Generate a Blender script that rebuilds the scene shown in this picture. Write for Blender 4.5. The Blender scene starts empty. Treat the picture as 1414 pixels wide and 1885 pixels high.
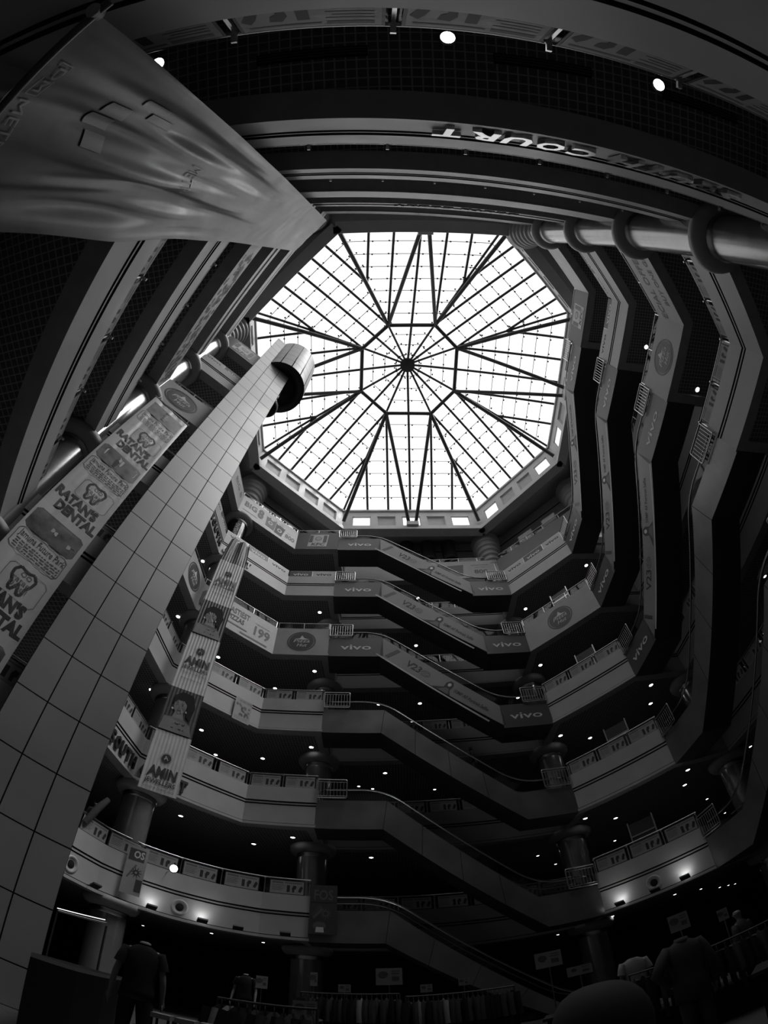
import bpy, bmesh, math, random
from mathutils import Vector, Matrix
from mathutils.geometry import tessellate_polygon
random.seed(7)
S = bpy.context.scene
C = S.collection

# ------------------------------------------------------------------ camera
CZ = 1.4                                   # camera height above the ground floor
ROT = Matrix(((0.9992556587825105, 0.038576267200581334, 0.0),
              (0.03273160336580701, -0.8478591179971511, -0.5292103156309373),
              (-0.020414958541083023, 0.5288164025802926, -0.8484906845863446)))
cd = bpy.data.cameras.new('camera'); cam = bpy.data.objects.new('camera', cd); C.objects.link(cam)
cam.matrix_world = Matrix.Translation((0, 0, CZ)) @ ROT.to_4x4()
cd.type = 'PANO'; cd.panorama_type = 'FISHEYE_LENS_POLYNOMIAL'   # the phone's ultra-wide lens
cd.sensor_width = 18.85; cd.sensor_height = 18.85; cd.sensor_fit = 'AUTO'
cd.fisheye_polynomial_k0 = 0.0
cd.fisheye_polynomial_k1 = -0.114649894
cd.fisheye_polynomial_k2 = -0.000271967496
cd.fisheye_polynomial_k3 = 0.000122110951
cd.fisheye_polynomial_k4 = -0.00000678235937
cd.fisheye_fov = math.radians(178)
cd.clip_start = 0.02; cd.clip_end = 400
S.camera = cam

# ------------------------------------------------------------------ light
SKY = 1.4
w = bpy.data.worlds.new('overcast sky'); S.world = w; w.use_nodes = True
bg = w.node_tree.nodes['Background']; bg.inputs[0].default_value = (1, 1, 1, 1); bg.inputs[1].default_value = SKY
sl = bpy.data.lights.new('sun', 'SUN'); sl.energy = 2.3; sl.angle = math.radians(28); so = bpy.data.objects.new('sun', sl); C.objects.link(so)
_sd = Vector((0.92, -0.12, 1.6)).normalized(); so.rotation_euler = _sd.to_track_quat('Z', 'Y').to_euler(); so.location = (20, 0, 60)
pl = bpy.data.lights.new('skylight portal', 'AREA'); pl.shape = 'RECTANGLE'; pl.size = 25; pl.size_y = 24.4; pl.cycles.is_portal = True
po = bpy.data.objects.new('skylight portal', pl); po.location = (2.5, 10.5, 37.3); C.objects.link(po)
S.view_settings.view_transform = 'Standard'; S.view_settings.look = 'None'; S.view_settings.gamma = 1; S.view_settings.use_curve_mapping = False
S.view_settings.exposure = 0.0
S.cycles.use_denoising = True
S.cycles.max_bounces = 7; S.cycles.diffuse_bounces = 5; S.cycles.glossy_bounces = 3; S.cycles.transparent_max_bounces = 24; S.cycles.transmission_bounces = 3
S.cycles.sample_clamp_indirect = 4.0; S.cycles.caustics_reflective = False; S.cycles.caustics_refractive = False

# ------------------------------------------------------------------ materials
MATS = {}
def mat(name, c, rough=0.6, metal=0.0, emit=0.0, spec=0.5, var=0.0, vscale=3.0):
    m = bpy.data.materials.new(name); m.use_nodes = True; nt = m.node_tree; b = nt.nodes['Principled BSDF']
    b.inputs['Base Color'].default_value = (c, c, c, 1); b.inputs['Roughness'].default_value = rough; b.inputs['Metallic'].default_value = metal
    b.inputs['Specular IOR Level'].default_value = spec
    if emit:
        b.inputs['Emission Color'].default_value = (1, 1, 1, 1); b.inputs['Emission Strength'].default_value = emit
    if var:
        tc = nt.nodes.new('ShaderNodeTexCoord'); n = nt.nodes.new('ShaderNodeTexNoise'); n.inputs['Scale'].default_value = vscale; n.inputs['Detail'].default_value = 5
        r = nt.nodes.new('ShaderNodeMapRange'); r.inputs[1].default_value = 0.3; r.inputs[2].default_value = 0.7; r.inputs[3].default_value = c * (1 - var); r.inputs[4].default_value = c * (1 + var)
        nt.links.new(tc.outputs['Object'], n.inputs['Vector']); nt.links.new(n.outputs['Fac'], r.inputs[0]); nt.links.new(r.outputs[0], b.inputs['Base Color'])
        r2 = nt.nodes.new('ShaderNodeMapRange'); r2.inputs[1].default_value = 0.3; r2.inputs[2].default_value = 0.7; r2.inputs[3].default_value = rough * 0.85; r2.inputs[4].default_value = min(1, rough * 1.15)
        nt.links.new(n.outputs['Fac'], r2.inputs[0]); nt.links.new(r2.outputs[0], b.inputs['Roughness'])
    MATS[name] = m
    return m
paint = mat('fascia paint', .50, .45, var=.06, vscale=1.2)
paint_shaded = mat('darker well paint', .24, .5, var=.06, vscale=1.2)  # fascia paint with the shade of the escalator wells put into its colour
groove = mat('fascia groove', .05, .8)
soffit = mat('soffit paint', .40, .6, var=.1)
board = mat('printed board', .42, .5, var=.12, vscale=.8)
board2 = mat('printed board pale', .55, .5, var=.18, vscale=.7)
dboard = mat('dark printed board', .075, .45)
vdark = mat('grey wrap', .10, .4)
vtext = mat('pale print', .78, .5)
vlight = mat('pale wrap', .28, .45, var=.1, vscale=.5)
ink = mat('dark print', .035, .6)
midink = mat('grey print', .15, .6)
steel = mat('brushed steel', .55, .28, 1.0)
clad = mat('escalator cladding', .21, .33, .45, var=.22, vscale=.7)
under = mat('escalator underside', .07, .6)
rubber = mat('handrail rubber', .02, .35)
step = mat('escalator step', .09, .4, .6)
column_m = mat('column cladding', .40, .22, .55, var=.08, vscale=2)
capital_m = mat('capital paint', .30, .4)
shaftp = mat('lift shaft panel', .37, .42, .15, var=.1, vscale=.35)
daylit = mat('daylit frosted pane', .8, .5, emit=1.1)
gloss_black = mat('black gloss wrap', .008, .12)
joint = mat('open joint', .01, .9)
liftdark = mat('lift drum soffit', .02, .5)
wallm = mat('upper wall paint', .75, .6, var=.06, vscale=.5)
darkwall = mat('dark shop front', .07, .5, var=.3, vscale=.5)
galfloor = mat('gallery floor', .42, .3, var=.1)
floorm = mat('stone floor', .13, .3, var=.15, vscale=.8)
frame_m = mat('skylight steel', .045, .5)
lamp = mat('lamp lens', 1, .5, emit=9)
striplamp = mat('strip lamp', .8, .5, emit=1.2)
lamp_off = mat('lamp body', .03, .5)
postm = mat('poster paper', .34, .5, var=.08, vscale=6)
postf = mat('poster frame', .02, .5)
sign_metal = mat('bright metal letter', .62, .22, 1.0)
sign_dark = mat('dark letter', .03, .5)
sign_white = mat('pale letter', .75, .5)
cloth_m = mat('printed cloth', .14, .42, var=.5, vscale=1.3)
clothp = mat('printed cloth pale', .40, .45, var=.1)
rat = mat('dental banner', .72, .3, var=.10, vscale=.9)
ratphoto = mat('dental photo', .16, .4, var=.5, vscale=3)
amin = mat('jewellers banner', .62, .5, var=.08, vscale=2)
amind = mat('jewellers portrait ground', .06, .5, var=.3, vscale=2)
skin_m = mat('printed face', .22, .5, var=.1)
mskin = mat('mannequin skin', .30, .35)
dcloth = mat('black cloth', .012, .9)
gcloth = mat('grey cloth', .07, .9, var=.2, vscale=9)
lcloth = mat('pale cloth', .40, .9, var=.1, vscale=9)
wood = mat('counter veneer', .008, .6, spec=.2)
floorpale = mat('pale plinth', .20, .5)

def tiled(name, cell, line, base, lw=.12):
    m = mat(name, base, .8); nt = m.node_tree; b = nt.nodes['Principled BSDF']
    tc = nt.nodes.new('ShaderNodeTexCoord'); sp = nt.nodes.new('ShaderNodeSeparateXYZ'); nt.links.new(tc.outputs['Object'], sp.inputs[0])
    outs = []
    for i in (0, 1):
        a = nt.nodes.new('ShaderNodeMath'); a.operation = 'DIVIDE'; a.inputs[1].default_value = cell; nt.links.new(sp.outputs[i], a.inputs[0])
        f = nt.nodes.new('ShaderNodeMath'); f.operation = 'FRACT'; nt.links.new(a.outputs[0], f.inputs[0])
        g = nt.nodes.new('ShaderNodeMath'); g.operation = 'LESS_THAN'; g.inputs[1].default_value = lw; nt.links.new(f.outputs[0], g.inputs[0]); outs.append(g)
    mx = nt.nodes.new('ShaderNodeMath'); mx.operation = 'MAXIMUM'; nt.links.new(outs[0].outputs[0], mx.inputs[0]); nt.links.new(outs[1].outputs[0], mx.inputs[1])
    r = nt.nodes.new('ShaderNodeMapRange'); r.inputs[3].default_value = base; r.inputs[4].default_value = line; nt.links.new(mx.outputs[0], r.inputs[0]); nt.links.new(r.outputs[0], b.inputs['Base Color'])
    return m
gridc = tiled('open cell ceiling', .16, .45, .13, .15)

def glassmat(name, tint, gloss):
    m = bpy.data.materials.new(name); m.use_nodes = True; nt = m.node_tree; nt.nodes.clear()
    t = nt.nodes.new('ShaderNodeBsdfTransparent'); t.inputs[0].default_value = (tint, tint, tint, 1)
    g = nt.nodes.new('ShaderNodeBsdfGlossy'); g.inputs['Roughness'].default_value = .03; g.inputs[0].default_value = (.9, .9, .9, 1)
    mx = nt.nodes.new('ShaderNodeMixShader'); mx.inputs[0].default_value = gloss
    o = nt.nodes.new('ShaderNodeOutputMaterial'); nt.links.new(t.outputs[0], mx.inputs[1]); nt.links.new(g.outputs[0], mx.inputs[2]); nt.links.new(mx.outputs[0], o.inputs[0])
    return m
skyglass = glassmat('skylight glass', .97, .03)
railglass = glassmat('railing glass', .82, .035)

# ------------------------------------------------------------------ geometry helpers
class Frame:
    def __init__(s, o, r, u, n=None):
        s.o = Vector(o); s.r = Vector(r).normalized(); s.u = Vector(u).normalized(); s.n = (Vector(n).normalized() if n else s.r.cross(s.u))
    def __call__(s, x, y, d=0.0): return s.o + s.r * x + s.u * y + s.n * d
WORLD = Frame((0, 0, 0), (1, 0, 0), (0, 1, 0), (0, 0, 1))

class MB:
    def __init__(s): s.v = []; s.f = []; s.m = []; s.sm = []; s.mats = []
    def mi(s, m):
        if m not in s.mats: s.mats.append(m)
        return s.mats.index(m)
    def add(s, vs, fs, m, smooth=False):
        b = len(s.v); s.v += [Vector(v) for v in vs]; i = s.mi(m)
        for f in fs: s.f.append([b + k for k in f]); s.m.append(i); s.sm.append(smooth)
        return s
    def poly(s, pts, m): return s.add(pts, [list(range(len(pts)))], m)
    def box(s, fr, x0, x1, y0, y1, d0, d1, m):
        vs = [fr(x, y, d) for d in (d0, d1) for y in (y0, y1) for x in (x0, x1)]
        return s.add(vs, [(0, 2, 3, 1), (4, 5, 7, 6), (0, 1, 5, 4), (2, 6, 7, 3), (0, 4, 6, 2), (1, 3, 7, 5)], m)
    def tube(s, pts, r, m, n=8, closed=False, caps=True):
        pts = [Vector(p) for p in pts]; N = len(pts); rings = []
        up = None
        for i, p in enumerate(pts):
            if closed: t = (pts[(i + 1) % N] - pts[i - 1])
            else: t = pts[min(i + 1, N - 1)] - pts[max(i - 1, 0)]
            t.normalize()
            a = Vector((0, 0, 1)) if abs(t.z) < .9 else Vector((1, 0, 0))
            if up is not None:
                a = up
            x = t.cross(a); 
            if x.length < 1e-4: x = t.orthogonal()
            x.normalize(); y = x.cross(t).normalized(); up = y
            rr = r[i] if isinstance(r, (list, tuple)) else r
            rings.append([p + (x * math.cos(2 * math.pi * k / n) + y * math.sin(2 * math.pi * k / n)) * rr for k in range(n)])
        vs = [q for g in rings for q in g]; fs = []
        for i in range(N if closed else N - 1):
            j = (i + 1) % N
            for k in range(n): fs.append((i * n + k, i * n + (k + 1) % n, j * n + (k + 1) % n, j * n + k))
        s.add(vs, fs, m, True)
        if caps and not closed:
            s.add(rings[0], [list(range(n))], m); s.add(rings[-1], [list(range(n))[::-1]], m)
        return s
    def lathe(s, prof, c, m, n=24, fr=WORLD, smooth=True, a0=0, a1=2 * math.pi):
        full = abs(a1 - a0 - 2 * math.pi) < 1e-6; k = n if full else n + 1
        vs = []
        for (r, z) in prof:
            for i in range(k):
                a = a0 + (a1 - a0) * i / n; vs.append(fr(c[0] + r * math.cos(a), c[1] + r * math.sin(a), c[2] + z))
        fs = []
        for j in range(len(prof) - 1):
            for i in range(n): fs.append((j * k + i, j * k + (i + 1) % k, (j + 1) * k + (i + 1) % k, (j + 1) * k + i))
        return s.add(vs, fs, m, smooth)
    def disc(s, fr, x, y, r, d, m, n=20, ry=None):
        ry = ry or r
        return s.poly([fr(x + r * math.cos(2 * math.pi * i / n), y + ry * math.sin(2 * math.pi * i / n), d) for i in range(n)], m)
    def ring(s, fr, x, y, r0, r1, d, m, n=28, asp=1.0):
        vs = []; 
        for i in range(n):
            a = 2 * math.pi * i / n
            for r in (r0, r1): vs.append(fr(x + r * math.cos(a) * asp, y + r * math.sin(a), d))
        return s.add(vs, [(2 * i, 2 * i + 1, (2 * i + 3) % (2 * n), (2 * i + 2) % (2 * n)) for i in range(n)], m)
    def shape(s, fn, pts, d, m):
        """a flat 2-d outline (maybe concave) put through fn(x, y, d)"""
        tris = tessellate_polygon([[Vector((x, y, 0)) for x, y in pts]])
        return s.add([fn(x, y, d) for x, y in pts], [tuple(t) for t in tris], m)
    def line(s, fn, pts, wd, d, m):
        for (x0, y0), (x1, y1) in zip(pts[:-1], pts[1:]):
            L = math.hypot(x1 - x0, y1 - y0) or 1; nx, ny = -(y1 - y0) / L * wd / 2, (x1 - x0) / L * wd / 2
            s.add([fn(x0 - nx, y0 - ny, d), fn(x1 - nx, y1 - ny, d), fn(x1 + nx, y1 + ny, d), fn(x0 + nx, y0 + ny, d)], [(0, 1, 2, 3)], m)
        return s
    def patch(s, fn, x0, x1, y0, y1, nx, ny, d, m, skew=0.0):
        return s.add([fn(x0 + (x1 - x0) * i / nx + skew * j / ny, y0 + (y1 - y0) * j / ny, d) for j in range(ny + 1) for i in range(nx + 1)], [(j * (nx + 1) + i, j * (nx + 1) + i + 1, (j + 1) * (nx + 1) + i + 1, (j + 1) * (nx + 1) + i) for j in range(ny) for i in range(nx)], m, True)
    def text(s, fn, t, x, y, size, d, m, align='c', sx=1.0, bold=0.0, width=None, depth=0.0, shear=0.0):
        vs, fs, W = glyphs(t, bold)
        k = size / 0.70
        if width: sx = width / (W * k)
        W2 = W * k * sx
        x0 = x - (W2 / 2 if align == 'c' else (W2 if align == 'r' else 0))
        P = [(x0 + (a + shear * b) * k * sx, y + b * k) for a, b in vs]
        s.add([fn(a, b, d) for a, b in P], fs, m)
        if depth:
            bm_e = {}
            for f in fs:
                for i in range(len(f)):
                    e = (f[i], f[(i + 1) % len(f)]); key = tuple(sorted(e)); bm_e.setdefault(key, []).append(e)
            for key, l in bm_e.items():
                if len(l) == 1:
                    a, b = l[0]; s.add([fn(*P[a], d), fn(*P[b], d), fn(*P[b], d - depth), fn(*P[a], d - depth)], [(0, 1, 2, 3)], m)
        return W2
    def build(s, name, parent=None, bevel=0):
        base = Vector((0, 0, 0)); q = parent
        while q: base = base + q.location; q = q.parent
        me = bpy.data.meshes.new(name); me.from_pydata([tuple(v - base) for v in s.v], [], s.f)
        for m in s.mats: me.materials.append(m)
        me.polygons.foreach_set('material_index', s.m); me.polygons.foreach_set('use_smooth', s.sm); me.update()
        o = bpy.data.objects.new(name, me); C.objects.link(o)
        if parent: o.parent = parent
        if bevel:
            b = o.modifiers.new('edge', 'BEVEL'); b.width = bevel; b.segments = 2; b.limit_method = 'ANGLE'
        return o
_G = {}
def glyphs(t, bold=0.0):
    if (t, bold) in _G: return _G[(t, bold)]
    cu = bpy.data.curves.new('tmp', 'FONT'); cu.body = t; cu.size = 1.0; cu.offset = bold; cu.resolution_u = 2
    o = bpy.data.objects.new('tmp', cu); C.objects.link(o)
    dg = bpy.context.evaluated_depsgraph_get(); me = bpy.data.meshes.new_from_object(o.evaluated_get(dg))
    vs = [(v.co.x, v.co.y) for v in me.vertices]; fs = [tuple(p.vertices) for p in me.polygons]
    bpy.data.objects.remove(o); bpy.data.curves.remove(cu); bpy.data.meshes.remove(me)
    x0 = min([v[0] for v in vs], default=0); x1 = max([v[0] for v in vs], default=1)
    _G[(t, bold)] = ([(a - x0, b) for a, b in vs], fs, x1 - x0)
    return _G[(t, bold)]

def empty(name, loc, label, cat, group=None):
    o = bpy.data.objects.new(name, None); o.location = loc; o.empty_display_size = .2; C.objects.link(o); tag(o, label, cat, group); return o
def tag(o, label=None, cat=None, group=None, kind=None):
    if label: o['label'] = label
    if cat: o['category'] = cat
    if group: o['group'] = group
    if kind: o['kind'] = kind
    return o
def dup(root, M=None, label=None, group=None, loc=None):
    r = root.copy(); C.objects.link(r)
    if loc is not None: r.location = loc
    if M is not None: r.matrix_world = M
    if label: r['label'] = label
    if group: r['group'] = group
    for ch in list(root.children):
        c = ch.copy(); C.objects.link(c); c.parent = r
        for g in ch.children:
            e = g.copy(); C.objects.link(e); e.parent = c
    return r
def rail_pts(pts, r=.06, n=5):
    """round the corners of a 3-d polyline"""
    pts = [Vector(p) for p in pts]; out = [pts[0]]
    for a, b, c in zip(pts[:-2], pts[1:-1], pts[2:]):
        d1 = min(r, (b - a).length * .45); d2 = min(r, (c - b).length * .45)
        p0 = b + (a - b).normalized() * d1; p1 = b + (c - b).normalized() * d2
        for i in range(n + 1):
            t = i / n; out.append(p0 * (1 - t) ** 2 + b * 2 * t * (1 - t) + p1 * t * t)
    out.append(pts[-1]); return out

# ------------------------------------------------------------------ plan of the court (metres, camera over the origin)
F = 5.0
def B(n): return 2.472 + F * (n - 1) + CZ        # underside of gallery n
ORD = {1: 'lowest', 2: 'second', 3: 'third', 4: 'fourth', 5: 'fifth', 6: 'top'}
P_ = dict(a=(-10.25, 16.5), b=(-6.6, 20.05), c=(-3.45, 20.2), d=(-3.3, 23.3), e=(8.1, 23.55), f=(8.2, 20.8), g=(11.8, 17.65), h=(15.0, 17.95),
          i=(15.6, 6.0), j=(12.5, 5.8), k=(12.7, 2.35), l=(9.45, -1.5), m=(-2.7, -2.2), n=(-9.35, 4.78), o=(-7.3, 6.75), p=(-10.3, 10.6))
LOOP = [('lift_bay', 'o', 'p'), ('left', 'p', 'a'), ('far_left', 'a', 'b'), ('far_stub', 'b', 'c'), ('far_return', 'c', 'd'), ('far_back', 'd', 'e'),
        ('right_return', 'e', 'f'), ('far_right', 'f', 'g'), ('side_return', 'g', 'h'), ('right_back', 'h', 'i'), ('escalator_return', 'i', 'j'),
        ('right_stub', 'j', 'k'), ('near_right', 'k', 'l'), ('near', 'l', 'm'), ('near_left', 'm', 'n'), ('lift_front', 'n', 'o')]
P6 = dict(P_); P6['q'] = (8.9, 23.45); P6['r'] = (14.8, 18.55)
LOOP6 = [('lift_bay', 'o', 'p'), ('left', 'p', 'a'), ('far_left', 'a', 'b'), ('far_stub', 'b', 'c'), ('far_return', 'c', 'd'), ('far_back', 'd', 'q'),
         ('far_right', 'q', 'r'), ('right_back', 'r', 'i'), ('escalator_return', 'i', 'j'),
         ('right_stub', 'j', 'k'), ('near_right', 'k', 'l'), ('near', 'l', 'm'), ('near_left', 'm', 'n'), ('lift_front', 'n', 'o')]
PLACE = {'lift_bay': 'behind the lift shaft', 'left': 'beyond the lift shaft', 'far_left': 'in the far left corner', 'far_stub': 'left of the far escalators',
         'far_return': 'beside the far escalator well', 'far_back': 'behind the far escalators', 'right_return': 'at the end of the far well',
         'far_right': 'in the far right corner', 'side_return': 'at the foot of the right escalators', 'right_back': 'behind the right escalators',
         'escalator_return': 'at the head of the right well', 'right_stub': 'above the right escalators', 'near_right': 'in the upper right corner',
         'near': 'overhead on the near side', 'near_left': 'at upper left behind the cloth', 'lift_front': 'beside the lift shaft'}
L1CURVE = [(-10.9, 12.8), (-10.75, 14.9), (-10.35, 16.3), (-9.5, 17.5), (-8.3, 18.5), (-6.9, 19.35), (-5.3, 19.95), (-3.45, 20.2)]
def loop_pts(n):
    if n == 6: return [(nm, P6[a], P6[b]) for nm, a, b in LOOP6]
    L = [(nm, P_[a], P_[b]) for nm, a, b in LOOP]
    if n == 1:
        out = []
        for nm, a, b in L:
            if nm == 'lift_bay': out.append((nm, a, (-10.3, 10.6)))
            elif nm == 'left': out.append((nm, (-10.3, 10.6), L1CURVE[1]))
            elif nm == 'far_left':
                for q0, q1 in zip(L1CURVE[1:], L1CURVE[2:]): out.append((nm, q0, q1))
            elif nm == 'far_stub': pass
            elif nm == 'near_right': out.append((nm, a, (9.6, -1.9)))
            elif nm == 'near': out.append((nm, (9.6, -1.9), (-4.4, -2.55)))
            elif nm == 'near_left': out.append((nm, (-4.4, -2.55), b))
            else: out.append((nm, a, b))
        return out
    return L
def miters(L):
    """inward unit-offset vector at the start vertex of each edge (interior is on the right of travel)"""
    N = []
    for nm, a, b in L:
        d = Vector((b[0] - a[0], b[1] - a[1])).normalized(); N.append(Vector((d.y, -d.x)))
    M = []
    for i in range(len(L)):
        n0, n1 = N[i - 1], N[i]; s_ = n0 + n1
        M.append(s_ / max(.35, s_.dot(n1)))
    return M
PROF = [(-.0, -.42), (-.0, .05), (.11, .05), (.11, -.0), (.15, -.03), (.15, -.0), (1.00, -.0), (1.00, -.07), (1.06, -.07), (1.06, .02), (1.13, .02), (1.13, -.06), (1.19, -.06),
        (1.19, .05), (1.9, .05), (1.9, -.3), (1.6, -.3)]
def pmat(i, covered):
    if i == 0: return soffit
    if i in (3, 4, 6, 7, 10, 11, 12, 8): return groove if i in (3, 7, 8, 11, 12) or i in (4,) else groove
    return paint
OUT = [(-22, -14), (26, -14), (26, 34), (-22, 34)]
def ring_plane(name, inner, outer, z, m, both=None):
    bm = bmesh.new(); vi = [bm.verts.new((x, y, z)) for x, y in inner]; vo = [bm.verts.new((x, y, z)) for x, y in outer]
    es = [bm.edges.new((vs[i], vs[(i + 1) % len(vs)])) for vs in (vi, vo) for i in range(len(vs))]
    bmesh.ops.triangle_fill(bm, use_beauty=True, use_dissolve=False, edges=es)
    # drop triangles that fell inside the hole
    def inside(x, y):
        r = False
        for i in range(len(inner)):
            x1, y1 = inner[i]; x2, y2 = inner[i - 1]
            if (y1 > y) != (y2 > y) and x < (x2 - x1) * (y - y1) / (y2 - y1) + x1: r = not r
        return r
    bad = [f for f in bm.faces if inside(*f.calc_center_median()[:2])]
    bmesh.ops.delete(bm, geom=bad, context='FACES_ONLY')
    me = bpy.data.meshes.new(name); bm.to_mesh(me); bm.free(); me.materials.append(m)
    o = bpy.data.objects.new(name, me); C.objects.link(o); o['kind'] = 'structure'; return o

# ground floor and outer walls
MB().box(WORLD, -22, 26, -14, 34, -.3, 0, floorm).build('floor')['kind'] = 'structure'
for nm, a, b in (('left', (-22, -14), (-22, 34)), ('far', (-22, 34), (26, 34)), ('right', (26, 34), (26, -14)), ('near', (26, -14), (-22, -14))):
    fr = Frame((a[0], a[1], 0), (b[0] - a[0], b[1] - a[1], 0), (0, 0, 1)); L = math.hypot(b[0] - a[0], b[1] - a[1])
    MB().box(fr, 0, L, 0, 38.0, -.3, 0, darkwall).build('wall_' + nm)['kind'] = 'structure'

edge_of = {}
for n in range(1, 7):
    L = loop_pts(n); M = miters(L); z0 = B(n)
    def off(i, u, z): i %= len(L); p = L[i][1]; return Vector((p[0] + M[i].x * u, p[1] + M[i].y * u, z0 + z))
    done = {}
    for i, (nm, a, b) in enumerate(L):
        mb = done.setdefault(nm, MB())
        for k in range(len(PROF) - 1):
            (za, ua), (zb, ub) = PROF[k], PROF[k + 1]
            mm = soffit if k == 0 else (groove if k in (3, 4, 6, 7, 8, 10, 11, 12) else (paint_shaded if nm in ('far_back', 'right_back', 'far_return', 'right_return', 'side_return', 'escalator_return') and n < 6 else paint))
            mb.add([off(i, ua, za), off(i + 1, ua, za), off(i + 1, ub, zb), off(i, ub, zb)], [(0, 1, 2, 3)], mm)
        mb.add([off(i, -.42, 0), off(i + 1, -.42, 0), off(i + 1, -.42, .12), off(i, -.42, .12)], [(0, 1, 2, 3)], soffit)
        edge_of.setdefault((n, nm), []).append((Vector((*a, 0)), Vector((*b, 0))))
    for nm, mb in done.items():
        mb.build('wall_%s_gallery' % nm)['kind'] = 'structure'
    inn = [(off(i, -.42, 0).x, off(i, -.42, 0).y) for i in range(len(L))]
    ring_plane('ceiling_%d' % n, inn, OUT, z0 + .12, gridc)
    inn = [(off(i, -.3, 0).x, off(i, -.3, 0).y) for i in range(len(L))]
    ring_plane('floor_gallery_%d' % n, inn, OUT, z0 + 1.6, galfloor)

# ------------------------------------------------------------------ roof, upper walls, clerestory
O = [(-3.6, 22.1), (8.3, 22.6), (14.4, 16.4), (14.9, 4.8), (9.3, -1.2), (-2.4, -1.4), (-9.1, 4.3), (-9.95, 15.7)]
W = [(-4.6, 25.2), (9.9, 25.7), (16.8, 19.6), (17.5, 3.6), (10.9, -3.9), (-3.8, -4.6), (-12.4, 4.0), (-12.4, 17.4)]
ONAME = ['far', 'far_right', 'right', 'near_right', 'near', 'near_left', 'left', 'far_left']
ZT = 36.0 + CZ; ZC = 32.35 + CZ; ZW = 35.0 + CZ; Z6 = B(6) + 1.6
ring_plane('ceiling_roof', O, OUT, ZT, soffit)
WINP = {'far': 'BDBDB', 'far_right': 'BDDB', 'right': 'BDBDB', 'near_right': 'DDDD', 'near': 'DDDDD', 'near_left': 'DDDD', 'left': 'DDDDD', 'far_left': 'DDDD'}
wc = 0
for i in range(8):
    a, b = O[i], O[(i + 1) % 8]; wa, wb = W[i], W[(i + 1) % 8]; nm = ONAME[i]
    # upper wall of the top gallery with a double moulding near its top
    fr = Frame((wa[0], wa[1], 0), (wb[0] - wa[0], wb[1] - wa[1], 0), (0, 0, 1)); LW = math.hypot(wb[0] - wa[0], wb[1] - wa[1])
    mb = MB().box(fr, 0, LW, Z6 - .05, ZW + .4, -.2, 0, wallm)
    mb.box(fr, 0, LW, ZW - 1.25, ZW - 1.15, 0, .05, groove); mb.box(fr, 0, LW, ZW - 1.15, ZW - .95, 0, .1, wallm); mb.box(fr, 0, LW, ZW - .95, ZW - .88, 0, .05, groove)
    mb.build('wall_%s_upper' % nm)['kind'] = 'structure'
    # sloping soffit between the ring beam and that wall
    MB().add([(a[0], a[1], ZC), (b[0], b[1], ZC), (wb[0], wb[1], ZW), (wa[0], wa[1], ZW)], [(0, 1, 2, 3)], soffit).build('ceiling_%s_upper' % nm)['kind'] = 'structure'
    # clerestory band: interior lies on the right of travel
    fr = Frame((a[0], a[1], 0), (b[0] - a[0], b[1] - a[1], 0), (0, 0, 1)); LO = math.hypot(b[0] - a[0], b[1] - a[1])
    mb = MB(); z1, z2 = 33.45 + CZ, 34.95 + CZ; pat = WINP[nm]; k = len(pat); marg = .55 if k == 5 else .45
    mb.box(fr, 0, LO, ZC, z1, -.35, 0, paint); mb.box(fr, 0, LO, z2, ZT, -.35, 0, paint)
    mb.box(fr, -.15, LO + .15, ZC, ZC + .22, 0, .45, paint); mb.box(fr, -.12, LO + .12, ZC + .22, ZC + .30, 0, .3, groove); mb.box(fr, -.15, LO + .15, ZC + .30, ZC + .5, 0, .38, paint)
    mb.box(fr, -.1, LO + .1, ZC + .5, ZC + .56, 0, .2, groove); mb.box(fr, -.1, LO + .1, ZC + .56, ZC + .75, 0, .28, paint)
    mb.box(fr, 0, LO, ZT - .32, ZT - .12, 0, .12, paint)
    pw = (LO - 2 * marg) / k; wins = []
    xs = [0]
    for j in range(k):
        x0 = marg + j * pw + .28; x1 = marg + (j + 1) * pw - .28; wins.append((x0, x1)); xs += [x0, x1]
    xs.append(LO)
    for j in range(0, len(xs), 2): mb.box(fr, xs[j], xs[j + 1], z1, z2, -.35, 0, paint)
    mb.build('wall_%s_clerestory' % nm)['kind'] = 'structure'
    for (x0, x1), ch in zip(wins, pat):
        wc += 1
        mb = MB()
        for q in ((x0, x0 + .07, z1, z2), (x1 - .07, x1, z1, z2), (x0, x1, z1, z1 + .07), (x0, x1, z2 - .07, z2)): mb.box(fr, *q, -.2, -.08, paint)
        mb.box(fr, x0 + .05, x1 - .05, z1 + .05, z2 - .05, -.16, -.14, daylit if ch == 'B' else soffit)
        mb.build('window_%d' % wc)['kind'] = 'structure'

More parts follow.
